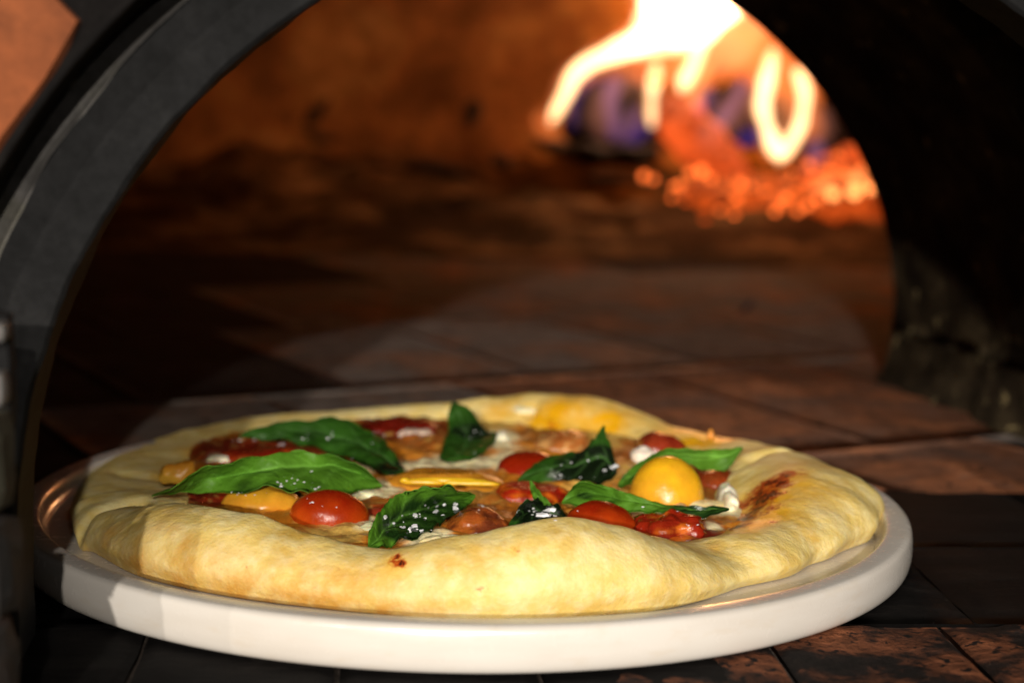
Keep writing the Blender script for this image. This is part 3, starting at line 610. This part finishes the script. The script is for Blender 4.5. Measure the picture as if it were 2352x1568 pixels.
# ---------------------------------------------------------------- basil leaves
salt_spots = []
def leaf(label, A, M, B, mat, wet=None, ruffle=0.0006, nl=70, nw=31, veins=7, vein=0.7, seed=1.0, salt=0, arch=0.0):
    """A, M, B: far edge, midrib and near edge from tip to stem, each point (x, y, z)"""
    g = [resample([tuple(at_z(*p)) for p in E], nl) for E in (A, M, B)]
    V, wt, vn = [], [], []
    for i in range(nl):
        t = i / (nl - 1); a, m, b = g[0][i], g[1][i], g[2][i]
        for j in range(nw):
            s = j / (nw - 1) * 2 - 1
            if s < 0: p = m + (a - m) * (-s)
            else: p = m + (b - m) * s
            p = Vector(p); k = 1 - abs(s)
            W = 4 * t * (1 - t)
            side = math.sin((t * veins + abs(s) * 1.1) * 2 * math.pi)
            p.z += (arch + 0.0011) * math.sin(math.pi * min(1, abs(s) * 1.0)) * W ** 0.5 + 0.00032 * side * (1 - k * 0.5) * W
            p.z += ruffle * (abs(s) ** 2) * fbm((t * 7 + seed, s * 2, seed), 1.6, 3) * 2.2 * W ** 0.5 + 0.0009 * fbm((p.x + seed, p.y, 0), 110, 3) * W ** 0.5
            V.append(p)
            w_ = 0.0
            if wet:
                for (x, y, r, st) in wet:
                    q = at_z(x, y, p.z); w_ += st * math.exp(-(((p.x - q.x) / (r * .00008)) ** 2 + ((p.y - q.y) / (r * .00016)) ** 2))
            wt.append(min(1, w_)); ph = ((t * veins + abs(s) * 1.1) % 1.0)
            vn.append(vein * max(math.exp(-(abs(s) / 0.07) ** 2) * (0.3 + 0.7 * t), 0.5 * math.exp(-((ph - 0.5) / 0.08) ** 2) * k))
    F = grid_faces(nl, nw); n0 = len(V)
    V2 = V + [v - Vector((0, 0, 0.00035)) for v in V]; F2 = F + [tuple(reversed([q + n0 for q in f])) for f in F]
    rim = [i * nw for i in range(nl)] + [(nl - 1) * nw + j for j in range(1, nw)] + [i * nw + nw - 1 for i in range(nl - 2, -1, -1)] + [j for j in range(nw - 2, 0, -1)]
    for k in range(len(rim)): a, b = rim[k], rim[(k + 1) % len(rim)]; F2.append((a, b, b + n0, a + n0))
    org = V[(nl // 2) * nw + nw // 2].copy(); org.z = min(v.z for v in V)
    o = mesh_obj("basil_leaf", [v - org for v in V2], F2, mat, attrs={'wet': ('FLOAT', wt + wt), 'vein': ('FLOAT', vn + vn)}); o.location = org
    if salt:
        rr = random.Random(int(seed * 10))
        for _ in range(salt):
            i, j = rr.randrange(4, nl - 4), rr.randrange(2, nw - 2); salt_spots.append((V[i * nw + j] + Vector((0, 0, 0.0003)), rr.uniform(.5, 1.0)))
    return tag(o, label, "basil leaf", "fresh basil leaves on the pizza")
Z = ZIN
leaf("largest and brightest green basil leaf, at the front left of the pizza",
     [(348, 1137, Z + .006), (400, 1116, Z + .010), (450, 1080, Z + .014), (520, 1062, Z + .016), (600, 1046, Z + .017), (680, 1035, Z + .017), (760, 1046, Z + .016), (820, 1068, Z + .013), (855, 1092, Z + .009), (877, 1113, Z + .005)],
     [(348, 1137, Z + .006), (405, 1124, Z + .007), (470, 1100, Z + .009), (540, 1088, Z + .010), (620, 1078, Z + .012), (700, 1072, Z + .012), (750, 1066, Z + .012), (800, 1075, Z + .010), (850, 1096, Z + .007), (878, 1114, Z + .005)],
     [(348, 1138, Z + .006), (420, 1130, Z + .005), (480, 1131, Z + .004), (560, 1128, Z + .007), (620, 1118, Z + .009), (680, 1122, Z + .008), (710, 1136, Z + .006), (760, 1136, Z + .005), (820, 1128, Z + .004), (878, 1116, Z + .0045)],
     M_leafA, wet=[(430, 1100, 90, .25), (560, 1125, 120, .5), (820, 1122, 20, .5)], seed=1.2, salt=0, veins=8)
leaf("large dark green basil leaf lying along the back left crust",
     [(548, 1001, Z + .007), (580, 985, Z + .010), (640, 970, Z + .012), (720, 961, Z + .013), (795, 962, Z + .013), (835, 985, Z + .010), (880, 1008, Z + .008), (905, 1040, Z + .006), (930, 1083, Z + .003)],
     [(548, 1001, Z + .007), (600, 994, Z + .009), (660, 990, Z + .009), (730, 996, Z + .008), (790, 1008, Z + .007), (840, 1025, Z + .006), (880, 1048, Z + .005), (905, 1066, Z + .004), (930, 1084, Z + .003)],
     [(548, 1002, Z + .007), (600, 1006, Z + .007), (650, 1010, Z + .006), (710, 1022, Z + .005), (750, 1034, Z + .004), (800, 1048, Z + .003), (845, 1068, Z + .003), (885, 1085, Z + .003), (930, 1085, Z + .003)],
     M_leafB, wet=[(720, 1000, 130, .5), (900, 1075, 90, .8)], seed=2.1, veins=6)
leaf("dark folded basil leaf standing upright against the back crust",
     [(1040, 922, Z + .015), (1062, 930, Z + .015), (1085, 945, Z + .013), (1105, 968, Z + .009), (1120, 985, Z + .006), (1142, 996, Z + .004), (1122, 1026, Z + .003), (1085, 1050, Z + .002), (1035, 1058, Z + .002)],
     [(1039, 923, Z + .015), (1050, 940, Z + .013), (1060, 962, Z + .009), (1068, 985, Z + .004), (1072, 1000, Z + .003), (1070, 1020, Z + .003), (1062, 1036, Z + .003), (1045, 1050, Z + .003), (1030, 1058, Z + .002)],
     [(1038, 924, Z + .015), (1030, 945, Z + .012), (1028, 965, Z + .009), (1030, 985, Z + .005), (1026, 1000, Z + .003), (1018, 1018, Z + .003), (1014, 1036, Z + .003), (1010, 1050, Z + .002), (1020, 1058, Z + .002)],
     M_leafB, wet=[(1085, 990, 110, 1.2)], seed=3.3, veins=5)
leaf("shaded dark basil leaf with one raised pointed tip, right of centre",
     [(1188, 1103, Z + .002), (1210, 1080, Z + .005), (1240, 1056, Z + .007), (1290, 1044, Z + .009), (1335, 1036, Z + .011), (1362, 1010, Z + .014), (1386, 974, Z + .019), (1393, 1000, Z + .015), (1410, 1045, Z + .009), (1418, 1075, Z + .005)],
     [(1188, 1104, Z + .002), (1220, 1086, Z + .005), (1255, 1076, Z + .006), (1295, 1072, Z + .006), (1330, 1066, Z + .006), (1350, 1058, Z + .007), (1372, 1050, Z + .008), (1390, 1056, Z + .007), (1405, 1072, Z + .005), (1417, 1080, Z + .004)],
     [(1188, 1105, Z + .002), (1225, 1106, Z + .001), (1260, 1106, Z + .001), (1300, 1108, Z + .001), (1335, 1108, Z + .001), (1365, 1110, Z + .001), (1385, 1108, Z + .001), (1400, 1100, Z + .002), (1410, 1092, Z + .003), (1418, 1084, Z + .004)],
     M_leafB, wet=[(1350, 1090, 200, 1.2), (1390, 1040, 120, .9)], seed=4.7, veins=5)
leaf("wet crinkled basil leaf with pooled oil, above the scorched spot on the crust",
     [(1092, 1136, Z + .008), (1060, 1126, Z + .011), (1030, 1120, Z + .013), (1000, 1116, Z + .013), (960, 1122, Z + .012), (920, 1130, Z + .011), (893, 1146, Z + .010), (868, 1180, Z + .008), (848, 1216, Z + .006), (845, 1256, Z + .002)],
     [(1092, 1137, Z + .008), (1062, 1146, Z + .006), (1030, 1152, Z + .005), (995, 1162, Z + .003), (960, 1174, Z + .003), (930, 1184, Z + .003), (905, 1198, Z + .003), (885, 1215, Z + .003), (868, 1236, Z + .003), (845, 1258, Z + .002)],
     [(1092, 1138, Z + .008), (1072, 1160, Z + .006), (1050, 1176, Z + .005), (1020, 1192, Z + .004), (992, 1214, Z + .003), (965, 1228, Z + .002), (935, 1236, Z + .002), (905, 1242, Z + .002), (880, 1252, Z + .002), (847, 1260, Z + .002)],
     M_leafA, wet=[(1000, 1180, 190, .9), (930, 1215, 110, .8)], seed=5.9, ruffle=0.0011, veins=7)
leaf("small dark wet basil leaf just behind the highest part of the front crust",
     [(1168, 1206, Z + .003), (1180, 1182, Z + .005), (1195, 1160, Z + .008), (1212, 1147, Z + .010), (1240, 1150, Z + .008), (1265, 1153, Z + .007), (1285, 1160, Z + .005), (1300, 1186, Z + .003)],
     [(1168, 1206, Z + .003), (1190, 1190, Z + .004), (1208, 1178, Z + .004), (1225, 1172, Z + .004), (1245, 1172, Z + .004), (1265, 1176, Z + .003), (1282, 1182, Z + .003), (1300, 1188, Z + .003)],
     [(1168, 1208, Z + .003), (1190, 1204, Z + .003), (1210, 1202, Z + .003), (1228, 1200, Z + .003), (1245, 1198, Z + .003), (1265, 1196, Z + .003), (1282, 1194, Z + .003), (1300, 1190, Z + .003)],
     M_leafB, wet=[(1245, 1180, 150, 1.2)], seed=6.4, veins=4)
leaf("narrowest basil sliver standing across the cut red tomato",
     [(1218, 1102, Z + .013), (1230, 1118, Z + .011), (1240, 1130, Z + .010), (1255, 1146, Z + .008), (1266, 1158, Z + .007)],
     [(1217, 1103, Z + .013), (1224, 1122, Z + .010), (1232, 1134, Z + .009), (1246, 1148, Z + .008), (1264, 1158, Z + .007)],
     [(1216, 1104, Z + .013), (1219, 1124, Z + .010), (1224, 1140, Z + .009), (1238, 1152, Z + .007), (1262, 1159, Z + .007)],
     M_leafA, seed=7.2, veins=3, ruffle=0.0002)
leaf("long narrow basil leaf curling from centre to right in front of the yellow dome",
     [(1290, 1152, Z + .004), (1308, 1128, Z + .008), (1325, 1108, Z + .012), (1365, 1107, Z + .012), (1400, 1118, Z + .010), (1430, 1130, Z + .009), (1480, 1152, Z + .006), (1550, 1163, Z + .005), (1620, 1164, Z + .006), (1675, 1166, Z + .007)],
     [(1290, 1153, Z + .004), (1315, 1140, Z + .006), (1345, 1130, Z + .007), (1380, 1132, Z + .007), (1410, 1144, Z + .006), (1445, 1154, Z + .006), (1490, 1162, Z + .005), (1550, 1169, Z + .005), (1620, 1171, Z + .005), (1675, 1167, Z + .007)],
     [(1290, 1154, Z + .004), (1315, 1158, Z + .004), (1345, 1163, Z + .004), (1375, 1166, Z + .004), (1405, 1168, Z + .004), (1440, 1172, Z + .004), (1490, 1176, Z + .004), (1550, 1181, Z + .004), (1620, 1183, Z + .004), (1675, 1169, Z + .007)],
     M_leafA, wet=[(1340, 1138, 50, .6), (1620, 1175, 160, .9), (1400, 1160, 60, .7)], seed=8.1, veins=7)
leaf("striped pointed basil leaf reaching from behind the yellow dome to the right crust",
     [(1418, 1112, Z + .003), (1432, 1092, Z + .006), (1460, 1066, Z + .010), (1490, 1048, Z + .013), (1530, 1036, Z + .0145), (1580, 1034, Z + .0145), (1630, 1034, Z + .014), (1675, 1030, Z + .014), (1706, 1026, Z + .014)],
     [(1420, 1115, Z + .003), (1440, 1098, Z + .005), (1470, 1076, Z + .008), (1500, 1056, Z + .011), (1540, 1043, Z + .013), (1585, 1042, Z + .013), (1630, 1046, Z + .012), (1672, 1044, Z + .012), (1706, 1028, Z + .014)],
     [(1424, 1119, Z + .003), (1448, 1108, Z + .003), (1480, 1088, Z + .006), (1510, 1066, Z + .009), (1545, 1052, Z + .011), (1590, 1066, Z + .009), (1630, 1080, Z + .006), (1672, 1070, Z + .008), (1706, 1030, Z + .014)],
     M_leafA, wet=[(1450, 1095, 90, .5)], seed=9.4, veins=3, vein=1.0)

# coarse salt scattered over leaves and tomatoes: too small and many to count
dg = bpy.context.evaluated_depsgraph_get()
trees = []
for o in sc.objects:
    if o.type == 'MESH' and o.name.split('.')[0] in ('basil_leaf', 'tomato_half', 'melted_topping', 'crust', 'mozzarella'):
        me = o.data; mw = Matrix.Translation(o.location) if o.parent is None else Matrix.Identity(4)
        trees.append(BVHTree.FromPolygons([mw @ v.co for v in me.vertices], [tuple(p.vertices) for p in me.polygons]))
def top_hit(x, y):
    d = ray(x, y).normalized(); best = None
    for t in trees:
        r = t.ray_cast(CO, d)
        if r[0] is not None and (best is None or r[3] < best[1]): best = (r[0], r[3], r[1])
    return best
clusters = [(680, 1108, 40, 22, 26, .7), (580, 1120, 60, 14, 14, .5), (640, 1112, 14, 8, 7, 1), (560, 1133, 20, 5, 8, .8), (735, 1118, 14, 10, 8, .8), (750, 998, 30, 10, 6, 1.6), (700, 1005, 40, 12, 5, .8), (870, 1000, 20, 8, 4, 1.2), (840, 1040, 60, 25, 8, .5), (1100, 1040, 40, 20, 10, .6), (1090, 1000, 25, 30, 12, .8),
            (960, 1185, 60, 12, 16, 1.5), (1010, 1165, 40, 10, 12, 1.6), (930, 1212, 50, 12, 14, 1.5), (975, 1218, 20, 8, 6, 1.3), (1235, 1172, 30, 8, 12, 1.7), (1265, 1180, 25, 12, 12, 1.6), (1402, 1078, 14, 8, 6, 1.8), (1350, 1095, 60, 8, 6, .8), (760, 1150, 60, 14, 8, .8), (545, 1010, 30, 8, 8, 1.2), (640, 1020, 14, 6, 4, 1.2),
            (1370, 1165, 120, 8, 9, .6), (1540, 1172, 60, 5, 3, .8), (1000, 1030, 120, 20, 8, .4), (1560, 1200, 90, 20, 10, .5), (1330, 1060, 60, 16, 8, .6), (1150, 930, 60, 12, 8, .6), (1110, 1165, 20, 8, 6, 1.0)]
V, F = [], []; rr = random.Random(5)
def flake(P, nrm, s):
    x = Vector((rr.uniform(-1, 1), rr.uniform(-1, 1), 0)).normalized(); q = nrm.to_track_quat('Z', 'Y'); b0 = len(V)
    ang0 = rr.uniform(0, 6); k = rr.choice((4, 5, 6)); h = s * rr.uniform(0.25, 0.6); el = rr.uniform(0.8, 1.9); tl = rr.uniform(-1, 1)
    for zz in (0, h):
        for i in range(k):
            a = ang0 + 2 * math.pi * i / k; r = s * rr.uniform(0.6, 1.25) * (0.8 if zz else 1)
            V.append(P + q @ Vector((r * math.cos(a) * el, r * 0.6 * math.sin(a), zz - 0.0001 + (0.3 * r * math.cos(a) * tl))))
    F.append(tuple(b0 + i for i in range(k))[::-1]); F.append(tuple(b0 + k + i for i in range(k)))
    for i in range(k): F.append((b0 + i, b0 + (i + 1) % k, b0 + k + (i + 1) % k, b0 + k + i))
for cx, cy, sx, sy, cnt, size in clusters:
    for _ in range(int(cnt * 0.65) + 1):
        h = top_hit(cx + rr.gauss(0, sx * 0.55), cy + rr.gauss(0, sy * 0.55))
        if h: flake(h[0], h[2] if h[2].z > 0 else -h[2], size * rr.choice((0.0003, 0.0004, 0.0005, 0.0009)) * rr.uniform(.7, 1.1))
tag(mesh_obj("salt_flakes", V, F, M_salt, smooth=False), "coarse white salt flakes scattered over the basil and tomatoes", "salt", kind='stuff')

# ---------------------------------------------------------------- the fire
FY = 1.95
def fp(x, y, Y=FY): return at_y(x, y, Y)
def tube(name, pts, mat, parent=None, n=18, sub=8, depth_k=1.0, wob=0.0, Y=FY, seed=0):
    """pts: (x, y, radius[, dY]) in frame units at the fire's distance -> closed tapered body"""
    P = resample([(*fp(p[0], p[1], Y + (p[3] if len(p) > 3 else 0)), p[2] * Y / FPX) for p in pts], sub * len(pts))
    V, F = [], []; up = Vector((0, 1, 0.001))
    L = len(P)
    for i in range(L):
        c = Vector(P[i][:3]); t = Vector(P[min(i + 1, L - 1)][:3]) - Vector(P[max(i - 1, 0)][:3]); t.normalize()
        s = t.cross(up).normalized(); u = s.cross(t).normalized(); e = min(i, L - 1 - i) / (L * 0.10)
        r = P[i][3] * math.sqrt(max(0.02, 1 - max(0, 1 - e) ** 2))
        for k in range(n):
            a = 2 * math.pi * k / n; d = s * math.cos(a) + u * math.sin(a) * depth_k
            q = c + d * r; 
            if wob: q += d * r * wob * fbm(q + Vector((seed, 0, 0)), 45, 3)
            V.append(q)
    F = grid_faces(L, n, wrap_m=True); F.append(tuple(range(n))[::-1]); F.append(tuple((L - 1) * n + k for k in range(n)))
    return mesh_obj(name, V, F, mat, parent, True)
fire = tag(empty("wood_fire", (0.30, FY, 0.03)), "bright white and orange wood fire burning at the back right of the oven", "fire")
def fi(o): o.matrix_parent_inverse = Matrix.Translation(-Vector(fire.location)); return o
W1 = mat_flame("white_hot_flame", (1.0, 0.60, 0.28), 210)
W2 = mat_flame("yellow_flame", (1.0, 0.34, 0.13), 12)
W3 = mat_flame("faint_orange_flame", (1.0, 0.22, 0.05), 15)
W6 = mat_flame("yellow_ember_flame", (1.0, 0.48, 0.14), 46)
W7 = mat_flame("pink_veil_flame", (1.0, 0.33, 0.22), 5.5)
WT = mat_flame("broad_white_flame", (1.0, 0.62, 0.32), 62)
WS = mat_flame("orange_flame_sheath", (1.0, 0.30, 0.10), 16)
W4 = mat_flame("violet_flame", (0.62, 0.24, 0.48), 15)
W5 = mat_flame("blue_flame", (0.16, 0.08, 0.60), 11)
flames = [
    ([(1262, 290, 12), (1275, 262, 18), (1300, 215, 20), (1325, 170, 24), (1370, 138, 26), (1430, 115, 34), (1490, 85, 42), (1530, 50, 44), (1560, 20, 40), (1590, -40, 30)], W1, 1.0),
    ([(1440, 130, 20), (1490, 85, 56), (1540, 45, 84), (1580, 0, 104), (1600, -60, 112), (1590, -140, 80)], WT, 1.0),
    ([(1560, 215, 14), (1572, 190, 22), (1592, 150, 22), (1608, 100, 26), (1625, 50, 40), (1640, -10, 60), (1640, -90, 60)], W1, 1.0),
    ([(1490, -60, 30), (1500, -10, 32), (1520, 30, 40), (1560, 60, 50), (1600, 60, 40)], W1, 1.0),
    ([(1497, 296, 9), (1496, 265, 13), (1497, 225, 14), (1502, 190, 18), (1506, 165, 14), (1508, 140, 10)], W1, 1.0),
    ([(1790, 374, 12), (1783, 345, 24), (1765, 300, 20), (1754, 250, 22), (1760, 200, 22), (1770, 150, 20), (1776, 108, 10)], W1, 1.0),
    ([(1790, 372, 12), (1806, 345, 20), (1832, 300, 18), (1846, 250, 18), (1846, 205, 20), (1834, 170, 16), (1820, 155, 8)], W1, 1.0),
    ([(1235, 245, 10), (1240, 270, 26), (1262, 300, 30), (1285, 318, 18)], W3, 1.0),
    ([(1640, 140, 30), (1690, 120, 62), (1760, 130, 66), (1820, 190, 56), (1850, 260, 40), (1860, 330, 30)], W3, 1.0),
    ([(1580, 230, 20), (1600, 160, 50), (1660, 90, 90), (1700, 30, 80), (1720, -40, 60)], W2, 1.0),
    ([(1625, 40, 30), (1660, 10, 50), (1690, -40, 60), (1700, -120, 50)], WT, 1.0),
    ([(1815, 165, 8), (1800, 130, 12), (1775, 95, 16), (1740, 60, 20), (1700, 20, 30)], W2, 1.0),
    ([(1480, 130, 20), (1450, 160, 22), (1510, 160, 40), (1580, 130, 40)], W3, 1.0),
    ([(1850, 440, 20), (1880, 432, 38), (1930, 425, 46), (1985, 420, 44), (2020, 410, 20)], W3, 1.0),
    ([(1860, 445, 10), (1900, 436, 22), (1940, 428, 28), (1985, 416, 24), (2020, 405, 10)], W6, 1.0),
    ([(1790, 350, 16), (1800, 300, 24), (1806, 240, 22), (1800, 190, 12)], W2, 1.0),
    ([(1385, 330, 14), (1380, 270, 30), (1400, 210, 34), (1460, 180, 30), (1500, 200, 14)], W7, 1.0),
    ([(1600, 330, 18), (1640, 300, 36), (1690, 250, 40), (1730, 190, 34), (1745, 150, 14)], W7, 1.0),
    ([(1870, 330, 20), (1890, 300, 30), (1880, 250, 24)], W7, 1.0),
    ([(1515, 100, 20), (1530, 160, 22), (1520, 200, 12)], W2, 1.0),
    ([(1590, 250, 8), (1600, 215, 12), (1626, 160, 10), (1650, 120, 6)], W6, 1.0),
    ([(1405, 325, 12), (1412, 290, 20), (1402, 240, 20), (1408, 195, 20), (1425, 172, 12)], W4, 1.0),
    ([(1420, 330, 10), (1446, 300, 17), (1458, 262, 17), (1450, 240, 8)], W4, 1.0),
    ([(1320, 300, 8), (1318, 240, 13), (1345, 190, 14), (1390, 175, 10)], W5, 1.0),
    ([(1440, 335, 10), (1462, 315, 17), (1486, 290, 15), (1500, 300, 8)], W5, 1.0),
    ([(1640, 290, 12), (1660, 270, 18), (1690, 230, 15), (1712, 190, 12)], W4, 1.0),
    ([(1695, 335, 10), (1712, 318, 20), (1735, 310, 20), (1745, 285, 8)], W5, 1.0),
    ([(1600, 260, 16), (1612, 240, 22), (1625, 215, 18), (1630, 195, 10)], W4, 1.0),
    ([(1690, 215, 6), (1700, 200, 10), (1706, 180, 8)], W5, 1.0),
    ([(1850, 390, 12), (1875, 360, 22), (1870, 320, 18)], W4, 1.0),
]
for k, (pts, m, dk) in enumerate(flames):
    if m == W1: pts = [(p[0], p[1], p[2] * (0.80 if p[1] > 60 else 1.0)) for p in pts]
    f_ = fi(tube("flame", pts, m, fire, depth_k=dk, wob=0.22, seed=k, n=24))
    if m == W1:                                           # thin orange sheath round each white core
        sh = fi(tube("flame", [(p[0], p[1], p[2] * 1.5 + 5) for p in pts], WS, fire, depth_k=dk, wob=0.30, seed=k + 50, n=24, Y=FY + 0.01))
for k, (x, y, r, m) in enumerate([(1505, 186, 18, M_emberyel), (1860, 378, 15, M_emberhot), (1478, 405, 16, M_emberhot), (1500, 412, 12, M_emberhot), (1562, 425, 15, M_emberhot), (1585, 397, 16, M_emberhot), (1612, 392, 20, M_emberhot), (1632, 410, 14, M_emberhot), (1660, 425, 16, M_emberhot),
                   (1700, 420, 16, M_emberhot), (1725, 430, 12, M_emberhot), (1790, 470, 13, M_emberhot), (1808, 456, 13, M_emberhot), (1832, 486, 14, M_emberhot), (1780, 485, 12, M_emberhot), (1860, 470, 12, M_emberhot), (1960, 440, 24, M_emberyel), (1915, 445, 20, M_emberyel), (1880, 455, 16, M_emberhot), (2000, 430, 20, M_emberyel), (1850, 475, 12, M_emberhot), (1940, 400, 16, M_emberhot), (1980, 385, 14, M_emberhot)]):
    bm = bmesh.new(); bmesh.ops.create_icosphere(bm, subdivisions=2, radius=r * FY / FPX * 0.55); me = bpy.data.meshes.new("glowing_ember")
    for v in bm.verts: v.co *= 1 + 0.35 * noise.noise(v.co * 90 + Vector((k, 0, 0)))
    bm.to_mesh(me); bm.free(); me.materials.append(m)
    o = link(bpy.data.objects.new("glowing_ember", me), fire); o.matrix_parent_inverse = Matrix.Translation(-Vector(fire.location)); o.location = fp(x, y, FY - 0.07)
re_ = random.Random(21)
for k in range(70):                                       # small broken coals over the bed and the slope in front of it
    t = re_.random(); x = 1540 + 480 * t; y = 425 + 38 * math.sin(t * 5 + 0.5) + re_.gauss(0, 22); r = re_.uniform(3, 9)
    bm = bmesh.new(); bmesh.ops.create_icosphere(bm, subdivisions=1, radius=r * FY / FPX); me = bpy.data.meshes.new("glowing_ember")
    for v in bm.verts: v.co = Vector((v.co.x * 1.3, v.co.y, v.co.z * 0.8)) * (1 + 0.5 * noise.noise(v.co * 120 + Vector((k, 0, 0))))
    bm.to_mesh(me); bm.free(); me.materials.append(re_.choice((M_emberhot, M_emberbed, M_char, M_char)))
    o = link(bpy.data.objects.new("glowing_ember" if me.materials[0] != M_char else "dead_coal", me), fire); o.matrix_parent_inverse = Matrix.Translation(-Vector(fire.location)); o.location = fp(x, y, FY - 0.09 - re_.random() * 0.04)
tag(tube("ember_bed", [(1560, 450, 20, -.02), (1640, 440, 40), (1740, 455, 50), (1840, 462, 56), (1930, 450, 66), (2040, 430, 70), (2200, 430, 60)], M_emberbed, n=28, sub=14, wob=0.5, depth_k=2.2, Y=FY + 0.05), "bed of glowing orange coals under the fire at the oven's back right", "embers", kind='stuff')
def log(label, pts, mat, Y, **k):
    return tag(tube("fire_log", pts, mat, n=24, sub=12, wob=0.28, Y=Y, **k), label, "log", "burning logs in the oven")
log("charred black log inside the left loop of flame", [(1290, 300, 52), (1330, 285, 74), (1400, 270, 84), (1470, 275, 80), (1530, 290, 60)], M_char, FY + 0.12)
log("red glowing log slanting down through the middle of the fire", [(1530, 225, 36), (1560, 270, 54), (1610, 330, 56), (1660, 380, 52), (1710, 430, 38)], M_emberlog, FY + 0.05)
log("charred log behind the flames at the right, above the coals", [(1600, 240, 30), (1660, 250, 60), (1740, 270, 66), (1850, 290, 66), (1960, 330, 60)], M_char, FY + 0.2)
log("log glowing red along the right edge of the fire", [(1830, 420, 22), (1900, 385, 30), (1970, 370, 36), (2060, 350, 36)], M_emberlog, FY + 0.02)
# dark charred pieces lying on the ash to the left
def chunk(label, pts, Y, cat="charred wood"):
    return tag(tube("charred_wood", pts, M_char, n=12, sub=6, wob=0.5, Y=Y), label, cat, "charred pieces on the ash")
chunk("long thin charred stick lying on the ash, left of the fire", [(840, 378, 5), (920, 384, 10), (1000, 388, 15), (1060, 402, 10), (1110, 420, 5)], 1.95)
chunk("upright charred splinter leaning at the far left of the ash", [(705, 290, 8), (720, 265, 14), (745, 240, 10), (755, 225, 5)], 2.12)
chunk("charred lump at the foot of the leaning splinter", [(700, 300, 8), (735, 318, 14), (775, 325, 8)], 2.1)
chunk("round charred lump between the stick and the fire", [(1130, 360, 8), (1150, 372, 18), (1175, 378, 10)], 1.95)
chunk("charred stub standing on the ash nearest the fire's left end", [(1075, 290, 8), (1088, 262, 18), (1085, 230, 12)], 2.15)
chunk("low dark log end lying directly under the left flame loop", [(1215, 318, 6), (1260, 335, 14), (1340, 352, 22), (1430, 360, 26), (1520, 352, 18)], 1.92)
chunk("short charred bar lying in front of the glowing embers", [(1340, 410, 6), (1400, 414, 12), (1470, 422, 10), (1520, 432, 5)], 1.90)
o = tube("charcoal_chip", [(1700, 716, 4), (1715, 705, 9), (1732, 690, 4)], M_char, n=10, sub=5, wob=0.4, Y=at_z(1715, 712, 0.003).y)
tag(o, "single black charcoal chip lying alone on the lit hearth bricks", "charcoal")
